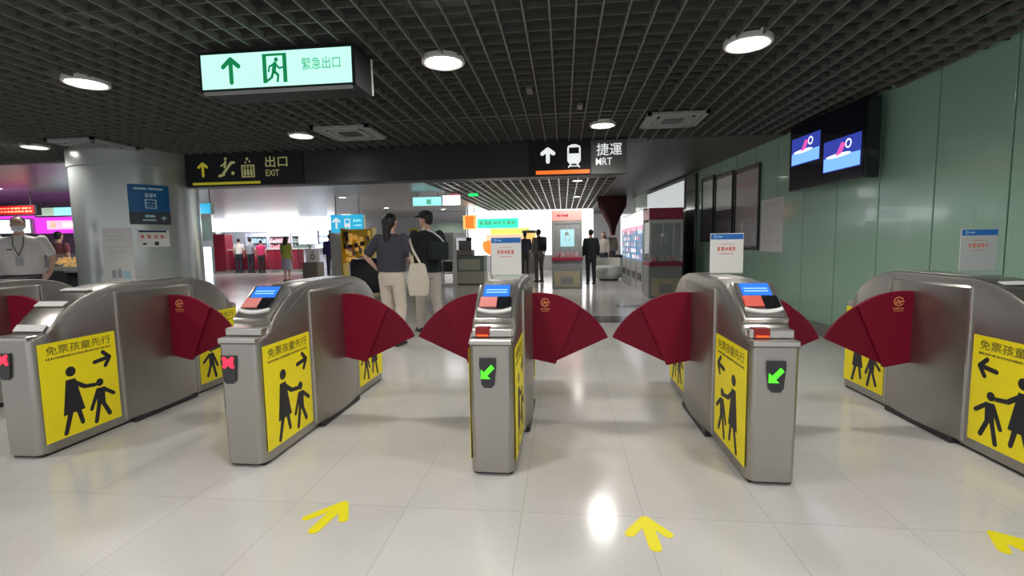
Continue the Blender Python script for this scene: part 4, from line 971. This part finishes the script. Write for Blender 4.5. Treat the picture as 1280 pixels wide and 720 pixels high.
# ------------------------------------------------------------------ white-lit shop with red counter (far left)
t = thing('shop_lightbox', 'long white glowing fascia over the red counter shop', 'light box', (-15.3, 24.0, 2.12))
b = new_bm(); box(b, -3.3, 3.3, 0, .5, 0, .60, bev=.02); obj('glowing_face', b, 'glow', t)
for a, c, mm in ((-3.2, -2.5, 'glow_cool'), (1.6, 3.2, 'glow_cool')):
    b = new_bm(); box(b, a, c, -.01, -.001, .05, .55); obj('side_panel', b, mm, t)
b = new_bm(); box(b, -3.3, -3.15, .05, .45, -2.12, -.001); obj('post', b, 'pale_metal', t)
b = new_bm(); box(b, 3.15, 3.3, .05, .45, -2.12, -.001); obj('post', b, 'pale_metal', t)
t = thing('shop_counter', 'long dark red service counter with people leaning on it', 'counter', (-15.0, 23.2, 0))
b = new_bm(); box(b, -1.95, 1.75, -.3, .3, .12, 1.12, bev=.01); obj('front', b, 'red_panel', t)
b = new_bm(); box(b, -2.0, 1.8, -.35, .35, 1.12, 1.17, bev=.01); obj('worktop', b, 'white', t)
b = new_bm(); box(b, -2.1, 1.9, -.45, .35, 0, .12, bev=.01); obj('step', b, 'pale_metal', t)
t = thing('red_pillar', 'red square pillar at the left end of the red counter', 'pillar', (-17.55, 23.4, 0))
b = new_bm(); box(b, -.35, .30, -.3, .3, .05, 1.95, bev=.02); obj('shaft', b, 'red_panel', t); b = new_bm(); box(b, -.38, .33, -.33, .33, 0, .05); obj('plinth', b, 'pale_metal', t)
t = thing('white_kiosk', 'white glowing kiosk with lilac top, left of the red pillar', 'kiosk', (-15.8, 19.6, 0))
b = new_bm(); box(b, -.72, .28, -.3, .3, 0, 1.3, bev=.02); obj('cabinet', b, 'glow_cool', t)
b = new_bm(); box(b, -.76, .32, -.34, .34, 1.3, 1.55, bev=.02); obj('head', b, 'shop_white', t)
b = new_bm(); box(b, -.5, .1, -.2, .1, 1.55, 1.95, bev=.05); obj('display_object', b, 'brownbox', t)
# goods shelves at the back of that shop
for k in range(4):
    t = thing('goods_shelf', ('pale goods shelf behind the red counter, leftmost', 'pale goods shelf behind the red counter, second from left', 'pale goods shelf behind the red counter, third from left', 'pale goods shelf at the right end behind the red counter')[k], 'shelf', (-17.1+k*1.35, 25.6, 0), 0, 'shelves behind the red counter')
    b = new_bm(); box(b, -.62, .62, .2, .25, .0, 2.05); box(b, -.64, -.60, -.15, .2, 0, 2.05); box(b, .60, .64, -.15, .2, 0, 2.05)
    for z in (.02, 1.15, 1.5, 1.85): box(b, -.6, .6, -.15, .2, z, z+.03)
    obj('rack', b, 'shop_white', t)
    R = random.Random(k); b = new_bm()
    for z in (1.18, 1.53):
        x = -.55
        while x < .5: w_ = .06+R.random()*.1; box(b, x, x+w_, -.1, .1, z, z+.12+.13*R.random()); x += w_+.03
    o = obj('goods', b, ('lightblue', 'toy_pink', 'shop_back', 'glow_cool')[k], t); o['kind'] = 'stuff'
lit_sign('pale blue banner panel over the right end of the red counter', -11.7, 21.2, 1.35, .95, .62, 'glow_cool', False, 'shop_banner')
b = bpy.data.objects['shop_banner']; bb = new_bm(); box(bb, -.03, .03, .04, .10, -1.35, 0); obj('stand', bb, 'pale_metal', b)
t = thing('display_box', 'brown-grey box with white notice board on top near the olive-clad person', 'box', (-9.35, 17.2, 0))
b = new_bm(); box(b, -.30, .30, -.25, .25, .03, .66, bev=.02); obj('box', b, 'brownbox', t); b = new_bm(); box(b, -.26, .26, -.2, .2, 0, .03); obj('base', b, 'dark', t)
b = new_bm(); box(b, -.27, .27, -.02, .02, .66, 1.15, bev=.005); s = obj('notice', b, 'paper', t)
b = new_bm(); polys(b, ringpolys((0, .86), .06, .10, 12)+[disc((0, 1.03), .035)], frame((0, -.021, 0), (1, 0, 0), (0, 0, 1))); obj('icon', b, 'ink', s)
# grey square pillar with door jamb (behind couple, left)
t = thing('grey_pillar', 'pale grey square pillar below the blue train sign', 'pillar', (-6.85, 14.4, 0)); b = new_bm(); box(b, -.28, .22, -.2, .3, .08, 1.63, bev=.01); obj('shaft', b, 'post_grey', t)
b = new_bm(); box(b, -.31, .25, -.23, .33, 0, .08); obj('plinth', b, 'steel_dark', t)
# merchandise rack, yellow and dark
t = thing('merchandise_rack', 'yellow rack crowded with dark and pink hanging goods, left of the ponytail', 'rack', (-5.95, 13.6, 0), .05)
b = new_bm(); box(b, -.44, .44, -.02, .04, .75, 1.72); box(b, -.46, -.42, -.2, .2, 0, 1.75); box(b, .42, .46, -.2, .2, 0, 1.75); obj('frame', b, 'rack_yellow', t)
R = random.Random(11)
for mm, n_ in (('rack_dark', 9), ('food_yellow', 18), ('toy_pink', 4), ('toy_grey', 6)):
    b = new_bm()
    for i in range(n_): x = (R.random()-.5)*.75; z = .8+R.random()*.8; box(b, x-.05, x+.05, -.10-.05*R.random(), -.025, z-.07, z+.07, bev=.015)
    o = obj('hanging_goods', b, mm, t); o['kind'] = 'stuff'
t = thing('suitcase', 'large dark suitcase standing below the yellow rack', 'suitcase', (-4.75, 11.6, 0), .2)
b = new_bm(); box(b, -.52, .42, -.22, .22, .06, .92, bev=.10); obj('shell', b, 'suitcase', t, smooth=60)
b = new_bm(); tube(b, [(-.2, .1, .9), (-.2, .1, 1.1), (.2, .1, 1.1), (.2, .1, .9)], .014); obj('handle', b, 'steel_dark', t)
for sx in (-.35, .28):
    for sy in (-.15, .15): b = new_bm(); cyl(b, (0, 0), .04, -.02, .02, 12, mtx=Matrix.Translation((sx, sy, .04)) @ Matrix.Rotation(PI/2, 4, 'Y')); obj('wheel', b, 'dark', t)
t = thing('banner_stand', 'narrow yellow and black upright banner seen between the couple', 'banner', (-4.15, 13.2, 0))
b = new_bm(); box(b, -.13, .13, -.01, .01, .04, 1.70); s = obj('banner', b, 'rack_yellow', t); b = new_bm(); box(b, -.15, .15, -.12, .12, 0, .04); obj('foot', b, 'dark', t)
b = new_bm(); polys(b, [rect(.02, .125, .1, 1.2), rect(-.1, .0, .4, .55)], frame((0, -.011, 0), (1, 0, 0), (0, 0, 1))); obj('black_figure', b, 'ink', s)

# ------------------------------------------------------------------ far centre: bright shop
b = new_bm(); box(b, -4.4, 1.35, 22.3, 22.5, .7, ZC-.02); t = tag(obj('shop_lightwall', b, 'glow_warm'), 'large white glowing shop wall at the far end of the passage', 'light wall')
b = new_bm(); box(b, -4.4, 1.35, 22.32, 22.5, 0, .695); struct('wall_back', b, 'shop_white')
t = thing('neon_sign', 'teal neon lettering strip on the glowing far shop', 'neon sign', (-3.0, 22.1, 1.95))
m_ = frame((0, -.03, 0), (1, 0, 0), (0, 0, 1)); b = new_bm(); box(b, -.95, .95, -.02, .195, 0, .45, bev=.03); obj('strip', b, 'teal', t)
b = new_bm(); R = random.Random(5); scribble(b, m_, -.85, .85, .25, .2, 8, R); obj('lettering', b, 'exit_pale', t)
t = thing('menu_band', 'yellow-green and peach menu band below the teal neon sign', 'menu', (-2.45, 22.1, 1.38))
b = new_bm(); box(b, -.9, .9, 0, .195, .30, .56, bev=.01); obj('upper_band', b, 'limeglow', t); b = new_bm(); box(b, -1.1, 1.2, -.02, .195, .0, .295, bev=.01); obj('lower_band', b, 'peach', t)
t, f = lit_sign('orange lit sign with dark red centre, left of the teal neon', -3.9, 20.0, 1.85, .56, .60, 'amberglow', True, 'shop_sign')
b = new_bm(); polys(b, [rect(-.18, .18, .05, .45), [(-.24, .45), (.24, .45), (.16, .56), (-.16, .56)]], frame((0, -.0085, 0), (1, 0, 0), (0, 0, 1))); obj('symbol', b, 'orangeglow', f)
t = thing('food_stall', 'orange and amber lit food stall behind the centre gate notice', 'stall', (-1.45, 20.6, 0))
b = new_bm(); box(b, -.35, .35, -.3, .3, 0, .9, bev=.02); obj('counter', b, 'counter_grey', t)
b = new_bm(); lathe(b, [(.05, 1.72), (.26, 1.66), (.30, 1.6), (.30, .96), (.2, .9)], 20); obj('lit_drum', b, 'amberglow', t, smooth=40)
b = new_bm(); lathe(b, [(.30, 1.66), (.33, 1.70), (.30, 1.78), (.02, 1.8)], 20); obj('lid', b, 'counter_grey', t, smooth=40)
t = thing('orange_bin', 'rounded orange bowl-like lamp on the shop counter', 'lamp', (-2.85, 19.0, 0))
b = new_bm(); lathe(b, [(.1, .8), (.30, .95), (.36, 1.15), (.33, 1.35), (.0, 1.38)], 24); obj('bowl', b, 'orangeglow', t, smooth=60); b = new_bm(); lathe(b, [(.2, 0), (.05, .05), (.05, .82), (.12, .84)], 16); obj('stem', b, 'steel_dark', t)
t = thing('display_counter', 'cream-fronted display counter with grey glass case left of the centre gate notice', 'counter', (-2.80, 14.7, 0))
b = new_bm(); box(b, -.52, .42, -.3, .3, .03, .40, bev=.01); obj('base', b, 'counter_front', t); b = new_bm(); box(b, -.48, .38, -.26, .26, 0, .03); obj('plinth', b, 'dark', t)
b = new_bm(); box(b, -.50, .40, -.28, .28, .40, .84, bev=.01); obj('case', b, 'shop_back', t)
b = new_bm(); box(b, -.38, .28, -.285, -.279, .46, .78); obj('poster', b, 'counter_front', t)
b = new_bm(); box(b, -.54, .44, -.32, .32, .84, .88, bev=.006); obj('top', b, 'counter_grey', t)
t = thing('cash_register', 'grey cash register on the cream display counter', 'cash register', (-2.98, 14.7, .881))
b = new_bm(); box(b, -.28, .22, -.2, .2, 0, .18, bev=.02); obj('base', b, 'toy_grey', t); b = new_bm(); box(b, -.24, .16, -.02, .05, .18, .46, Matrix.Rotation(.1, 4, 'X'), .01); obj('monitor', b, 'counter_grey', t)
b = new_bm(); box(b, .0, .16, -.05, .08, .46, .56, bev=.01); obj('customer_display', b, 'dark', t)
# white standing frames
for x, lab in ((-3.90, 'tall white display frame with a black box, nearer the man'), (-3.42, 'tall white display frame next to the cream counter')):
    t = thing('display_stand', lab, 'display stand', (x, 14.1, 0), 0, 'white display stands')
    b = new_bm(); box(b, -.22, -.16, -.15, .15, 0, 1.58); box(b, .16, .22, -.15, .15, 0, 1.58); box(b, -.16, .16, -.15, .15, 1.50, 1.58); box(b, -.16, .16, -.15, .15, .02, .08); obj('frame', b, 'white', t)
    b = new_bm(); box(b, -.16, .16, .05, .10, .75, 1.50); obj('panel', b, 'shop_white', t)
    b = new_bm(); box(b, -.13, .13, -.12, .04, .42, .74, bev=.02); obj('black_box', b, 'dark', t)
    b = new_bm(); box(b, -.16, .16, -.12, .12, .36, .40); obj('shelf', b, 'white', t)
# dark green fascia, far
b = new_bm(); box(b, -6.3, -4.5, 21.7, 21.99, 1.75, 2.25); tag(obj('green_fascia', b, 'shop_back'), 'dark green shop fascia far behind the couple', 'shop sign')
b = new_bm(); box(b, -6.6, -4.45, 22.0, 22.2, 0, ZC); struct('wall_back', b, 'glow_cool' if False else 'shop_white')
for x, z, mm, lab in ((-3.15, 2.66, 'pink_spot', 'small pinkish-red lit ceiling tag beyond the distant exit sign'), (-2.6, 2.66, 'green_spot', 'small green lit ceiling tag beyond the distant exit sign')):
    t = thing('ceiling_indicator', lab, 'indicator', (x, 14.0, z)); b = new_bm(); box(b, -.14, .14, -.02, .02, -.04, .04, bev=.01); obj('lit_face', b, mm, t); b = new_bm(); cyl(b, (0, 0), .01, .04, .1, 8); obj('stem', b, 'steel_dark', t)

# ------------------------------------------------------------------ light
w = bpy.data.worlds.new('world'); SC.world = w; w.use_nodes = True
w.node_tree.nodes['Background'].inputs[0].default_value = (.95, .97, 1, 1)
w.node_tree.nodes['Background'].inputs[1].default_value = .85
SC.view_settings.view_transform = 'Standard'; SC.view_settings.look = 'None'
SC.view_settings.exposure = 0.15; SC.view_settings.gamma = 1.0; SC.view_settings.use_curve_mapping = False
